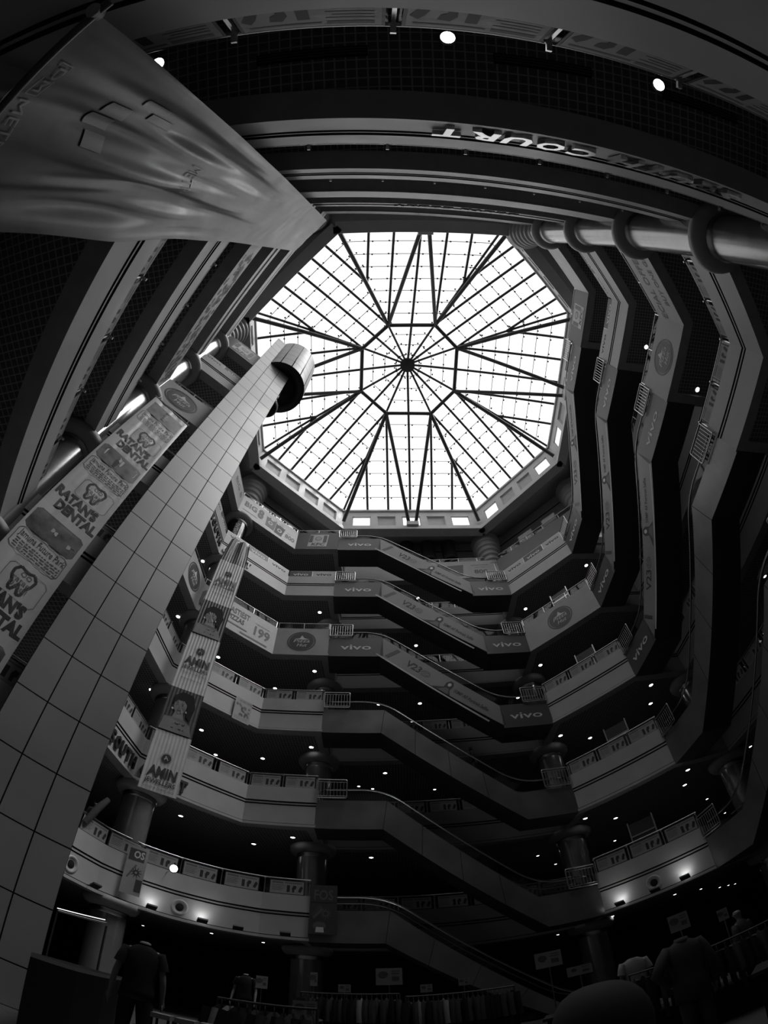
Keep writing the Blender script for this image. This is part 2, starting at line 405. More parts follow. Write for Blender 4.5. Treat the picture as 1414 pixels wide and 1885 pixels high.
# ------------------------------------------------------------------ skylight
HUB = Vector((2.57, 10.45, 41.2 + CZ))
Ov = [Vector((x, y, ZT)) for x, y in O]
sky = empty('skylight', (2.5, 10.5, ZT), 'huge octagonal glass skylight with dark steel ribs above the whole court', 'skylight')
F1, F2 = .33, .64
ring = [HUB + (v - HUB) * F1 for v in Ov]
fit = MB(); 
for i in range(8):
    a, b = Ov[i], Ov[(i + 1) % 8]; m_ = (a + b) / 2
    q = MB().poly([HUB + Vector((0, 0, .12)), a + Vector((0, 0, .12)), b + Vector((0, 0, .12))], skyglass)
    for t in [k / 12 for k in range(1, 12)]:
        q.tube([HUB + (a - HUB) * t + Vector((0, 0, .11)), HUB + (b - HUB) * t + Vector((0, 0, .11))], .026, frame_m, 4, caps=False)
    q.build('glass_slope', sky)
    MB().tube([HUB, a], .10, frame_m, 6).build('hip_rafter', sky)
    MB().tube([HUB, m_], .105, frame_m, 6).build('rafter', sky)
    lines = [(HUB, m_)]
    for f in (F1, F2):
        for e in (a, b):
            p0 = m_ + (e - m_) * f; p1 = HUB + (e - HUB) * f
            MB().tube([p1, p0], .105, frame_m, 6).build('rafter', sky); lines.append((p1, p0))
    for (p, q_) in lines + [(HUB, a)]:
        tot = (m_ - HUB).length if (p, q_) != (HUB, a) else (a - HUB).length
        d = (q_ - p).normalized(); L = (q_ - p).length
        for k in range(1, 12):
            s_ = L - tot * k / 12 if (p, q_) != (HUB, a) else L * k / 12
            if s_ < .3 or s_ > L - .2: continue
            c = p + d * s_; side = d.cross(Vector((0, 0, 1))).normalized()
            for sg in (-1, 1):
                cc = c + side * .30 * sg - Vector((0, 0, .02))
                fit.box(Frame(cc, (1, 0, 0), (0, 1, 0)), -.06, .06, -.06, .06, -.05, .05, frame_m)
fit.build('spider_fittings', sky)['kind'] = 'stuff'
for i in range(8):
    lo = Vector((0, 0, -.25))
    MB().tube([ring[i] + lo, ring[(i + 1) % 8] + lo], .16, frame_m, 8).build('ring_beam', sky)
    c = Ov[i]; inn = (HUB - c); inn.z = 0; inn.normalize()
    MB().tube([ring[i] + lo, c + inn * .25 + Vector((0, 0, -2.2))], .16, frame_m, 8).build('strut', sky)
for i in (0, 2, 4, 6):
    m_ = (Ov[i] + Ov[(i + 1) % 8]) / 2; inn = (HUB - m_); inn.z = 0; inn.normalize(); side = (Ov[(i + 1) % 8] - Ov[i]).normalized()
    foot = m_ + inn * .3 + Vector((0, 0, -2.75))
    for s_, r_ in ((-1, ring[i]), (1, ring[(i + 1) % 8])):
        MB().tube([r_ + Vector((0, 0, -.3)), foot + side * .28 * s_], .15, frame_m, 8).build('strut', sky)
    MB().box(Frame(foot, side, (0, 0, 1)), -.5, .5, -.45, .05, -.35, .3, paint).build('strut_bracket', sky)
MB().lathe([(0, -.35), (.62, -.35), (.66, -.1), (.62, .1), (0, .1)], tuple(HUB), frame_m, 24).build('hub', sky)

# ------------------------------------------------------------------ columns
COLS = [((-3.97, 23.35), 'far left of the escalators', 33.6), ((8.65, 24.05), 'at the far right corner end of the far escalators', 33.6), ((15.6, 18.95), 'far right behind the right side escalators', 33.6),
        ((-10.35, 17.65), 'behind the jewellers banner in the far left corner', 33.6), ((-9.9, 4.9), 'upper left by the lift', 33.6), ((9.95, -1.12), 'upper right corner', 33.6), ((-3.9, -2.35), 'upper left behind the loose cloth banner', 33.6)]
for (x, y), pl_, top in COLS:
    top = ZC + .3
    o = empty('column', (x, y, 0), 'tall round ringed column ' + pl_, 'column'); o['kind'] = 'structure'
    del o['category']
    mb = MB().lathe([(.70, 0), (.70, top - 2.2)], (x, y, 0), column_m, 32); mb.build('shaft', o)
    z = top - 3.6; pr = [(.71, z)]
    for k in range(6):
        r = .70 + .085 * k; zz = z + .55 * k
        pr += [(r, zz), (r + .06, zz + .06), (r + .06, zz + .2), (r, zz + .27), (r + .01, zz + .5)]
    pr += [(1.25, top - .1), (1.25, top)]
    MB().lathe(pr, (x, y, 0), capital_m, 32).build('capital', o)
    for n in range(1, 7):
        zz = B(n)
        MB().lathe([(.70, zz - .55), (.74, zz - .5), (.74, zz - .42), (.76, zz - .38)], (x, y, 0), steel, 32).build('steel_band', o)
        MB().lathe([(.74, zz - .34), (.98, zz - .28), (1.1, zz - .12), (1.12, zz + .05), (.62, zz + .13)], (x, y, 0), soffit, 32).build('collar', o)

# wrapped stretch of the column behind the jewellers banner
(cx0, cy0), _, _ = COLS[3]
def fcol(x, y, d): 
    a = math.atan2(-cy0, -cx0) + .12 + x / .66; return Vector((cx0 + (.75 + d) * math.cos(a), cy0 + (.75 + d) * math.sin(a), y))
mb = MB().lathe([(.745, B(5) + 1.7), (.745, B(6) - .55)], (cx0, cy0, 0), gloss_black, 32)
fv = lambda x, y, d: fcol(-.22 + y * 1.0, 25.4 + x, d)
fv2 = lambda x, y, d: fcol(.0 - y, 25.7 + x, d)
mb.text(fv2, 'SAMSUNG', 1.5, .0, .26, .01, sign_white, width=1.35)
tag(mb.build('column_wrap'), 'black SAMSUNG wrap around the column in the far left corner under the top gallery', 'advertisement')

# ------------------------------------------------------------------ railings, posters
def edge_frame(a, b, z):
    return Frame((a.x, a.y, z), (b.x - a.x, b.y - a.y, 0), (0, 0, 1))
NORAIL = {'far_return', 'right_return', 'side_return', 'escalator_return', 'lift_bay'}
def railing(n, nm, segs, posts_out):
    z = B(n) + 1.9; a0 = segs[0][0]
    root = empty('gallery_railing', (a0.x, a0.y, z), 'steel and glass railing on the %s gallery %s' % (ORD[n], PLACE[nm]), 'railing')
    top = []
    for a, b in segs:
        fr = edge_frame(a, b, z); L = (b - a).length; k = max(1, round(L / 1.62)); bw = L / k
        top += [fr(0, .72, -.12)] if not top else []
        top.append(fr(L, .72, -.12))
        for j in range(k + 1):
            if j == k and (a, b) != segs[-1]: continue
            x = min(max(j * bw, .04), L - .04)
            p = MB().box(fr, x - .022, x + .022, -.0, .70, -.14, -.09, steel)
            if posts_out: p.box(fr, x - .03, x + .03, .60, .64, -.09, .04, steel)
            p.build('post', root)
        for j in range(k):
            MB().box(fr, j * bw + .05, (j + 1) * bw - .05, 0.01, .66, -.125, -.115, railglass).build('glass_panel', root)
            yield fr, j * bw, (j + 1) * bw
    MB().tube(rail_pts(top, .2), .03, steel, 8).build('top_rail', root)

# the sale poster, built once about the origin (x right, z up, front = -y) then copied
def poster_proto():
    fr = Frame((0, 0, 0), (1, 0, 0), (0, 0, 1), (0, -1, 0)); mb = MB()
    mb.box(fr, -.70, .70, -.31, .31, -.012, 0, postf); mb.box(fr, -.665, .665, -.275, .275, 0, .004, postm)
    f = fr; d = .007
    mb.shape(f, [(-.6, .16), (-.15, .16), (-.15, .23), (-.6, .23)], d, midink); mb.line(f, [(-.1, .2), (.6, .2)], .035, d, midink)
    for k in range(4): mb.line(f, [(-.6, .08 - .07 * k), (-.6 + .45 - .06 * (k % 2), .08 - .07 * k)], .018, d, midink)
    for x in (0.02, .0): pass
    mb.shape(f, [(.0, -.2), (.12, -.2), (.12, .1), (.0, .1)], d, ink)
    mb.shape(f, [(.2, -.02), (.26, .1), (.38, .08), (.36, -.04), (.30, -.08), (.30, -.2), (.22, -.2)], d, ink)
    mb.shape(f, [(.45, -.16), (.55, -.2), (.64, .02), (.56, .1), (.5, .0)], d, ink)
    return mb.build('railing_poster')
pp = poster_proto(); first = True
def place_poster(fr, xc, z, label, group, src):
    M = Matrix((( fr.r.x, -fr.n.x, 0, 0), (fr.r.y, -fr.n.y, 0, 0), (0, 0, 1, 0), (0, 0, 0, 1)))
    p = fr(xc, z, -.06); M.translation = p
    return M
VIVO = {}
def vivo_banner(dark):
    fr = Frame((0, 0, 0), (1, 0, 0), (0, 0, 1), (0, -1, 0)); mb = MB()
    mb.box(fr, -.72, .72, -.32, .32, -.012, 0, dboard if dark else board2); mb.text(fr, 'vivo', 0, -.13, .26, .004, vtext if dark else ink, sx=1.6, bold=.02)
    return mb.build('vivo_banner')
COVER = {4, 6}
for n in range(1, 7):
    for nm in PLACE:
        if (n, nm) not in edge_of or nm in NORAIL: continue
        segs = edge_of[(n, nm)]
        bays = list(railing(n, nm, segs, n in (1, 2, 3)))
        if nm == 'lift_bay': continue
        if n in (1, 2, 3) and not (n == 3 and nm == 'lift_front'):
            for idx, (fr, x0, x1) in enumerate(bays):
                if x1 - x0 < 1.15: continue
                lab = 'framed grey sale poster on the %s gallery railing %s' % (ORD[n], PLACE[nm]); grp = 'sale posters on the %s gallery railing %s' % (ORD[n], PLACE[nm])
                M = place_poster(fr, (x0 + x1) / 2, .33, lab, grp, pp)
                sc_ = min(1, (x1 - x0 - .08) / 1.4)
                Ms = M @ Matrix.Diagonal((sc_, 1, 1, 1))
                if first: pp.matrix_world = Ms; tag(pp, lab, 'poster', grp); first = False
                else: 
                    q = dup(pp, Ms, lab, grp)
        if n == 5 and nm in ('far_left', 'far_stub', 'far_right', 'left', 'near_right', 'right_stub', 'lift_front'):
            for idx, (fr, x0, x1) in enumerate(bays):
                dark = (idx % 2 == 1) != (nm == 'far_stub')
                lab = '%s vivo banner tied to the fifth gallery railing %s' % ('dark' if dark else 'pale', PLACE[nm]); grp = '%s vivo banners on the fifth gallery %s' % ('dark' if dark else 'pale', PLACE[nm])
                M = place_poster(fr, (x0 + x1) / 2, .36, lab, grp, None) @ Matrix.Diagonal(((x1 - x0 - .04) / 1.44, 1, 1, 1))
                if dark not in VIVO:
                    VIVO[dark] = vivo_banner(dark); VIVO[dark].matrix_world = M; tag(VIVO[dark], lab, 'banner', grp)
                else: dup(VIVO[dark], M, lab, grp)

# ------------------------------------------------------------------ printed boards that cover the fourth and top galleries
def pizza_logo(mb, fn, x, y, r):
    mb.ring(fn, x, y, 0, r * .86, .012, dboard, 32, 1.12); mb.ring(fn, x, y, r * .92, r, .012, dboard, 32, 1.12)
    mb.shape(fn, [(x - r * .55, y + r * .25), (x - r * .15, y + r * .3), (x, y + r * .62), (x + r * .2, y + r * .32), (x + r * .62, y + r * .2), (x + r * .1, y + r * .16)], .018, vtext)
    mb.text(fn, 'Pizza', x, y - r * .12, r * .33, .018, vtext, width=r * 1.25, shear=.25); mb.text(fn, 'Hut', x + r * .05, y - r * .55, r * .33, .018, vtext, width=r * .75, shear=.25)
def kfc_logo(mb, fn, x, y, s):
    mb.shape(fn, [(x - s, y - s), (x + s * .9, y - s), (x + s * 1.05, y + s), (x - s * .85, y + s)], .012, board2)
    for k in (-.78, .62): mb.shape(fn, [(x + s * k - s * .14, y - s * .35), (x + s * k + s * .22, y - s * .35), (x + s * k + s * .28, y + s * .85), (x + s * k - s * .06, y + s * .85)], .016, dboard)
    mb.ring(fn, x + .02, y + s * .3, 0, s * .34, .016, midink, 20); mb.ring(fn, x + .02, y + s * .3, 0, s * .26, .019, board, 20)
    mb.text(fn, 'KFC', x, y - s * .85, s * .42, .018, ink, width=s * 1.3, bold=.02, shear=.2)
def coverboard(n, nm, m, label, draw, x0=0, x1=None, z0=-.05, z1=2.0, u=.09, name='advertising_board'):
    a, b = edge_of[(n, nm)][0]; fr = edge_frame(a, b, B(n)); L = (b - a).length
    x1 = L if x1 is None else x1
    fr2 = Frame(fr(x0, z0, u), fr.r, fr.u)
    mb = MB().box(fr2, 0, x1 - x0, 0, z1 - z0, -.03, 0, m)
    if draw: draw(mb, fr2, x1 - x0, z1 - z0)
    return tag(mb.build(name), label, 'sign')
def d_pizza(mb, f, L, H): pizza_logo(mb, f, L / 2, H / 2, H * .36)
def d_kfc(mb, f, L, H): kfc_logo(mb, f, L * .52, H * .52, H * .36)
def d_tasty(mb, f, L, H):
    mb.ring(f, .75, H * .5, 0, .82, .01, midink, 24); mb.ring(f, .75, H * .5, .1, .2, .013, board, 12); mb.ring(f, .75, H * .5, .45, .55, .013, board, 24)
    for k in range(7): mb.ring(f, .75 + .6 * math.cos(k), H * .5 + .55 * math.sin(k * 1.7), 0, .09, .014, ink, 8)
    mb.text(f, 'TASTIEST', 2.45, 1.3, .40, .01, midink, width=1.5, bold=.02); mb.text(f, 'PIZZAS', 2.4, .8, .34, .01, ink, width=1.05, bold=.02)
    mb.text(f, '199', 4.15, .62, .62, .01, midink, width=1.05, bold=.03); mb.text(f, 'STARTING FROM', 4.1, 1.38, .1, .01, midink, width=.95)
    mb.line(f, [(1.8, .5), (3.2, .5)], .09, .01, midink); mb.line(f, [(2.8, .22), (4.6, .22)], .1, .01, midink)
def d_big8(mb, f, L, H):
    mb.text(f, 'BIG', .85, 1.0, .55, .01, midink, width=1.05, bold=.03); mb.text(f, '8', 1.75, .75, .95, .01, midink, width=.5, bold=.04)
    mb.line(f, [(.3, .5), (1.6, .5)], .04, .01, midink)
    mb.shape(f, [(2.3, .45), (3.05, .38), (3.12, 1.55), (2.25, 1.6)], .01, midink); mb.shape(f, [(3.1, .3), (3.75, .28), (3.95, 1.35), (3.15, 1.4)], .01, ink)
    for k in range(9): mb.ring(f, 2.4 + .18 * k, 1.6 + .13 * math.sin(k * 2.1), 0, .16, .014, board2, 10)
    mb.ring(f, 2.65, .95, .12, .2, .016, board2, 14); mb.ring(f, 3.5, .8, .12, .2, .016, board2, 14)
    mb.text(f, '800', 4.45, .55, .42, .01, midink, width=.85, bold=.03); mb.text(f, 'ONLY', 4.35, 1.1, .12, .01, midink, width=.35)
def d_800(mb, f, L, H):
    x = L - 2.7
    mb.shape(f, [(x - 1.2, .2), (x - .3, .2), (x - .1, 1.6), (x - 1.4, 1.5)], .01, midink); mb.shape(f, [(x - 2.6, .9), (x - 1.3, .5), (x - 1.2, 1.2), (x - 2.1, 1.7)], .011, ink)
    mb.text(f, '800', x + 1.2, .5, .42, .01, midink, width=1.1, bold=.03); mb.text(f, 'TAKA ONLY', x + 1.2, 1.15, .13, .01, midink, width=.9); mb.line(f, [(x + .5, 1.5), (x + 1.9, 1.5)], .05, .01, midink)
def d_words(lines):
    def g(mb, f, L, H):
        random.seed(3)
        for i, (t, xf, yf, s_) in enumerate(lines): mb.text(f, t, L * xf, H * yf, s_, .01, midink, bold=.01)
    return g
def d_pattern(mb, f, L, H):
    rnd = random.Random(5)
    for k in range(140):
        x = rnd.uniform(L * .30, L - .3); y = rnd.uniform(.25, H - .3)
        mb.ring(f, x, y, .06, .1 + .05 * rnd.random(), .01, midink, 7)
    for q, r in ((.16, .5), (.17, .32)): mb.ring(f, L * q, H * .5, r - .05, r, .01, midink, 24)
coverboard(4, 'far_left', board2, 'pale board reading TASTIEST PIZZAS 199 on the fourth gallery', d_tasty)
coverboard(4, 'far_stub', board, 'grey board with a round Pizza Hut logo left of the far escalators, fourth gallery', d_pizza)
coverboard(4, 'far_right', board, 'grey Pizza Hut board on the fourth gallery across the far right corner', d_pizza)
coverboard(4, 'right_stub', board, 'grey Pizza Hut board on the fourth gallery above the right side escalators', d_pizza)
coverboard(4, 'left', board2, 'pale Pizza Hut board on the fourth gallery between lift shaft and jewellers banner', lambda mb, f, L, H: pizza_logo(mb, f, L * .76, H / 2, H * .36))
coverboard(4, 'lift_front', board, 'Pizza Hut board above the dental banner beside the lift shaft', lambda mb, f, L, H: pizza_logo(mb, f, L * .42, H / 2, H * .36))
coverboard(4, 'near_right', board, 'pale printed advertising board on the fourth gallery across the upper right corner', d_words([('SPECIAL OFFER', .3, .55, .42), ('BUY ONE GET ONE', .55, .2, .3), ('PIZZAS', .8, .55, .3)]))
coverboard(4, 'near', board2, 'long bright blank board on the fourth gallery overhead on the near side', None)
coverboard(4, 'near_left', board, 'long board with small circle pattern on the fourth gallery across the upper left', d_pattern)
coverboard(6, 'far_left', board2, 'pale board reading BIG 8 and 800 on the top gallery in the far left corner', d_big8)
coverboard(6, 'far_stub', dboard, 'dark board with a KFC sign on the top gallery left of the far escalators', d_kfc)
coverboard(6, 'far_back', board, 'pale board reading 800 behind the topmost far escalator', d_800)
coverboard(6, 'far_right', vdark, 'plain dark grey board on the top gallery across the far right corner', None, z1=1.9)
coverboard(6, 'right_stub', dboard, 'dark KFC board on the top gallery at the head of the right side escalators', d_kfc)
coverboard(6, 'left', board, 'pale printed board on the top gallery beyond the lift shaft', d_words([('BIG 8', .8, .5, .5)]))
coverboard(6, 'lift_front', vdark, 'grey KFC board on the top gallery beside the lift shaft', d_kfc)
coverboard(6, 'near_right', board2, 'bright blank board on the top gallery across the upper right corner', d_words([('KFC', .8, .4, .5)]))
coverboard(6, 'near', vdark, 'dark blank board on the top gallery overhead on the near side', None)
coverboard(6, 'near_left', board2, 'pale striped board on the top gallery across the upper left', lambda mb, f, L, H: mb.line(f, [(0, H * .6), (L, H * .6)], .3, .01, midink))

# ------------------------------------------------------------------ escalators
WE = 1.55
def escalator(n, start, end, side, wrapped, label, WE=1.55):
    """from gallery n down to gallery n-1; start/end on the edge of the void, side = unit vector away from the void"""
    a = Vector((*start, 0)); b = Vector((*end, 0)); L = (b - a).length; d = (b - a).normalized(); out = Vector((*side, 0)).normalized()
    zt = B(n) - .02; zl = B(n - 1) - .02 if n > 1 else -1.45
    s1, s2 = 3.0, L - 2.6
    H = 1.37
    fn = lambda s, z, o: a + d * s + out * o + Vector((0, 0, z))
    root = empty('escalator', tuple(a + Vector((0, 0, B(n)))), label, 'escalator')
    low = [(0, zt), (s1 - .1, zt), (s2 + .15, zl), (L, zl)]; up = [(0, zt + H), (s1 + .1, zt + H), (s2 - .05, zl + H), (L, zl + H)]
    if n == 1: low = [(0, zt), (s1 - .1, zt), (s2, -0.1), (L, -0.1)]; up = [(0, zt + H), (s1 + .1, zt + H), (s2 + .6, .15), (L, .15)]
    def strip(mb, A, Bp, o0, o1, m):
        for i in range(len(A) - 1):
            mb.add([fn(*A[i], o0), fn(*A[i + 1], o0), fn(*Bp[i + 1], o1), fn(*Bp[i], o1)], [(0, 1, 2, 3)], m)
    face = MB(); strip(face, low, up, 0, 0, clad)
    mb = MB(); strip(mb, low, up, WE, WE, clad); mb.build('side_cladding', root)
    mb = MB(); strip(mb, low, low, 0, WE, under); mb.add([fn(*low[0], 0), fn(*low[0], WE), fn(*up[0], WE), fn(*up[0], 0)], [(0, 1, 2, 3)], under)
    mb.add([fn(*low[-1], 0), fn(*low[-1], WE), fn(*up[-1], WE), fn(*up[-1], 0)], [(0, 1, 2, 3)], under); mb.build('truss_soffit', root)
    mb = face
    for i in range(3):
        (sa, za), (sb, zb) = low[i], low[i + 1]; (ta, ya), (tb, yb) = up[i], up[i + 1]
        k = 1 if i != 1 else 3
        for j in range(1, k + 1):
            t = j / (k + (0 if i != 1 else 1)) if i == 1 else 1 - .001
            p = (sa + (sb - sa) * t, za + (zb - za) * t); q = (ta + (tb - ta) * t, ya + (yb - ya) * t)
            if i == 2: continue
            mb.tube([fn(*p, -.004), fn(*q, -.004)], .012, groove, 4)
    mb.build('side_cladding', root)
    # steps
    mb = MB(); st = [(x, z - .35) for x, z in up]
    k = 16
    mb.add([fn(st[0][0], st[0][1], .25), fn(st[1][0], st[1][1], .25), fn(st[1][0], st[1][1], WE - .25), fn(st[0][0], st[0][1], WE - .25)], [(0, 1, 2, 3)], step)
    mb.add([fn(st[2][0], st[2][1], .25), fn(st[3][0], st[3][1], .25), fn(st[3][0], st[3][1], WE - .25), fn(st[2][0], st[2][1], WE - .25)], [(0, 1, 2, 3)], step)
    for j in range(k):
        s0 = st[1][0] + (st[2][0] - st[1][0]) * j / k; s_1 = st[1][0] + (st[2][0] - st[1][0]) * (j + 1) / k; z0 = st[1][1] + (st[2][1] - st[1][1]) * j / k; z1 = st[1][1] + (st[2][1] - st[1][1]) * (j + 1) / k
        mb.add([fn(s0, z0, .25), fn(s_1, z0, .25), fn(s_1, z0, WE - .25), fn(s0, z0, WE - .25), fn(s_1, z1, .25), fn(s_1, z1, WE - .25)], [(0, 1, 2, 3), (1, 4, 5, 2)], step)
    mb.build('steps', root)
    for o in (.14, WE - .14):
        gl = [(x if 0 < i < 3 else (x + .3 if i == 0 else x - .3), z - .02) for i, (x, z) in enumerate(up)]; gt = [(x, z + .60) for x, z in gl]
        mb = MB(); strip(mb, gl, gt, o, o, railglass); mb.build('glass_balustrade', root)
        hr = [fn(gl[0][0] - .1, gl[0][1] + .1, o), fn(gl[0][0] - .2, gt[0][1] - .1, o), fn(gt[0][0] + .1, gt[0][1] + .02, o), fn(gt[1][0] - .1, gt[1][1] + .05, o), fn(gt[2][0] + .1, gt[2][1] + .03, o), fn(gt[3][0] - .1, gt[3][1] + .02, o), fn(gt[3][0] + .2, gt[3][1] - .1, o), fn(gt[3][0] + .1, gl[3][1] + .1, o)]
        MB().tube(rail_pts(hr, 1.1, 8), .038, rubber, 8).build('handrail', root)
        hr2 = [p - Vector((0, 0, .045)) - out * .03 for p in hr[2:6]]
        MB().tube(rail_pts(hr2, 1.1, 8), .026, steel, 6).build('handrail_guide', root)
    return root, fn, low, up, L
def wrap(n, where, fn, low, up, L, flip):
    """printed vinyl on the outer face: dark end panels with the word, long pale middle panel"""
    o = -.03
    def F_(s, z): return fn(s, z, o)
    lab = ' of the %s gallery escalator %s' % (ORD[n], where)
    def end_panel(s0, s1, zb, zt, which):
        mb = MB(); mb.add([fn(s0, zb - .02, o), fn(s1, zb - .02, o), fn(s1 + .0, zt + .02, o), fn(s0, zt + .02, o)], [(0, 1, 2, 3)], vdark)
        mb.add([fn(s0, zb - .02, o), fn(s1, zb - .02, o), fn(s1, zb - .02, 0), fn(s0, zb - .02, 0)], [(0, 1, 2, 3)], vdark)
        c = (s0 + s1) / 2; f = (lambda x, y, d: fn(c - x, y, o - d)) if flip else (lambda x, y, d: fn(c + x, y, o - d))
        mb.text(f, 'vivo', 0, (zb + zt) / 2 - .2, .38, .012, vtext, width=1.75, bold=.012)
        tag(mb.build('vivo_wrap'), 'dark vivo panel at the %s end%s' % (which, lab), 'banner')
    end_panel(.02, up[1][0], low[0][1], up[0][1], 'upper'); end_panel(up[2][0], L - .05, low[3][1], up[3][1], 'lower')
    mb = MB(); A, Bq, Cq, D = low[1], low[2], up[2], up[1]
    mb.add([fn(*A, o), fn(*Bq, o), fn(*Cq, o), fn(*D, o)], [(0, 1, 2, 3)], vlight)
    e = Vector((Cq[0] - D[0], Cq[1] - D[1])); LL = e.length; e.normalize(); p = Vector((-e.y, e.x))
    if p.y < 0: p = -p
    org = Vector(((A[0] + D[0]) / 2, (A[1] + D[1]) / 2))
    # reading direction: left to right for somebody in the court
    if flip:
        org = Vector(((Bq[0] + Cq[0]) / 2, (Bq[1] + Cq[1]) / 2)); e = -e
    f = lambda x, y, d: fn(org.x + e.x * x + p.x * y, org.y + e.y * x + p.y * y, o - d)
    mb.add([f(.1, -.62, .004), f(LL - .3, -.62, .004), f(LL - .3, -.52, .004), f(.1, -.52, .004)], [(0, 1, 2, 3)], board2)
    mb.shape(f, [(.55, -.38), (.80, -.38), (1.08, .42), (.83, .42)] if not flip else [(.5, -.3), (.68, -.3), (.68, .4), (.5, .4)], .008, dboard)
    mb.text(f, 'V23', 2.3, -.18, .40, .008, ink, width=.95, bold=.02); mb.ring(f, 3.1, 0, .17, .2, .008, midink, 24, 1.35); mb.text(f, '5G', 3.1, -.09, .2, .008, midink, width=.32)
    # woman's bust as a plain dark silhouette
    x = 4.45
    mb.shape(f, [(x - .65, -.45), (x - .1, -.12), (x - .12, .2), (x + .02, .42), (x + .2, .42), (x + .33, .2), (x + .3, -.15), (x + .5, -.45)], .006, ink)
    mb.ring(f, x + .1, .16, 0, .12, .01, vtext, 16, .8); mb.shape(f, [(x - .3, -.45), (x + .02, -.1), (x + .22, -.1), (x + .35, -.45)], .009, midink)
    mb.text(f, '50MP AF Portrait Selfie', 6.0, -.1, .22, .008, ink, width=2.1, bold=.01)
    tag(mb.build('phone_banner'), 'long pale phone banner' + lab, 'banner')
SIDE0 = Vector((-.0514, .9987)); SIDE2 = Vector((.998, .059))
for n in range(6, 0, -1):
    r, fn, low, up, L = escalator(n, (-3.45, 20.2), (8.2, 20.8), (-.0514, .9987), n > 3, '%s escalator on the far side%s' % (('wrapped ' if n > 3 else 'plain metal ') + {6: 'topmost', 5: 'fifth-gallery', 4: 'fourth-gallery', 3: 'third-gallery', 2: 'second-gallery', 1: 'lowest'}[n], ' down to the shop floor' if n == 1 else ''))
    if n > 3: wrap(n, 'on the far side', fn, low, up, L, False)
for n in range(6, 1, -1):
    r, fn, low, up, L = escalator(n, (12.5, 5.8), (11.8, 17.65), (.998, .059), n > 3, '%s escalator on the right side' % (('wrapped ' if n > 3 else 'plain metal ') + {6: 'topmost', 5: 'fifth-gallery', 4: 'fourth-gallery', 3: 'third-gallery', 2: 'second-gallery'}[n]))
    if n > 3: wrap(n, 'on the right side', fn, low, up, L, True)

def guard(n, o, r, nrm, Lg, label):
    z = B(n) + 1.42; fr = Frame((o[0], o[1], z), (*r, 0), (0, 0, 1), (*nrm, 0)); root = empty('guard_railing', tuple(fr(0, 0, 0)), label, 'railing')
    H = .92
    MB().tube(rail_pts([fr(0, H, .12), fr(Lg, H, .12), fr(Lg, 0, .12), fr(0, 0, .12)], .08, 4), .028, steel, 8, closed=False).build('frame', root)
    MB().tube([fr(0, 0, .12), fr(0, H, .12)], .028, steel, 8).build('frame', root)
    mb = MB(); k = 9
    for j in range(1, k): mb.tube([fr(Lg * j / k, .1, .12), fr(Lg * j / k, H - .12, .12)], .014, steel, 6)
    mb.tube([fr(0, H - .12, .12), fr(Lg, H - .12, .12)], .014, steel, 6); mb.tube([fr(0, .1, .12), fr(Lg, .1, .12)], .014, steel, 6)
    mb.build('bars', root)
    MB().tube([fr(0, .05, .12), fr(0, .05, -.1)], .02, steel, 6).build('bracket', root)
for n in range(2, 7):
    guard(n, (-3.4, 20.2), (.9987, .0514), (0, -1), 1.3, 'barred steel guard at the head of the %s gallery far escalator' % ORD[n])
    guard(n, (12.48, 5.75), (-.059, .998), (-1, 0), 1.3, 'barred steel guard at the head of the %s gallery right escalator' % ORD[n])
for n in range(1, 6):
    guard(n, (8.15, 20.8), (-.9987, -.0514), (0, -1), 1.3, 'barred steel guard where the far escalator lands on the %s gallery' % ORD[n])
    guard(n, (11.82, 17.6), (.059, -.998), (-1, 0), 1.3, 'barred steel guard where the right escalator lands on the %s gallery' % ORD[n])

# ------------------------------------------------------------------ SOUTH COURT letters
def letters(n, nm, txts, label, m, size=.52, zc=.28):
    a, b = edge_of[(n, nm)][0]; fr = edge_frame(a, b, B(n)); root = empty('court_lettering', tuple(fr(0, zc, .1)), label, 'sign')
    for ch, x, wd in txts:
        mb = MB(); mb.text(fr, ch, x, zc, size, .10, m, width=wd, bold=.035, depth=.08); mb.build('letter', root)
def spread(word, x0, pitch, wd): return [(c, x0 + pitch * k, wd) for k, c in enumerate(word)]
la, lb = edge_of[(2, 'near')][0]; Ln = (lb - la).length
for n, m in ((2, sign_metal), (5, sign_dark)):
    # read from inside: S at the +x end
    x = lambda X: 9.45 - X
    letters(n, 'near', spread('SOUTH', x(6.5), .56, .46), 'row of %s letters reading SOUTH upside down on the %s gallery overhead' % ('dull metal' if n == 2 else 'small dark', ORD[n]), m)
    letters(n, 'near', spread('COURT', x(3.45), .56, .46), 'row of %s letters reading COURT upside down on the %s gallery overhead' % ('shining metal' if n == 2 else 'small dark', ORD[n]), m)
for n, m, w_ in ((2, sign_dark, 'dark'), (5, sign_white, 'pale')):
    letters(n, 'left', spread('SOUTH', 14.2 - 10.6 - .05, .47, .38), '%s letters reading SOUTH on the %s gallery beyond the lift shaft' % (w_, ORD[n]), m if n == 2 else sign_dark)
    letters(n, 'far_left', spread('COURT', .35, .44, .37), '%s letters ending in RT on the %s gallery partly behind the jewellers banner' % (w_, ORD[n]), m)

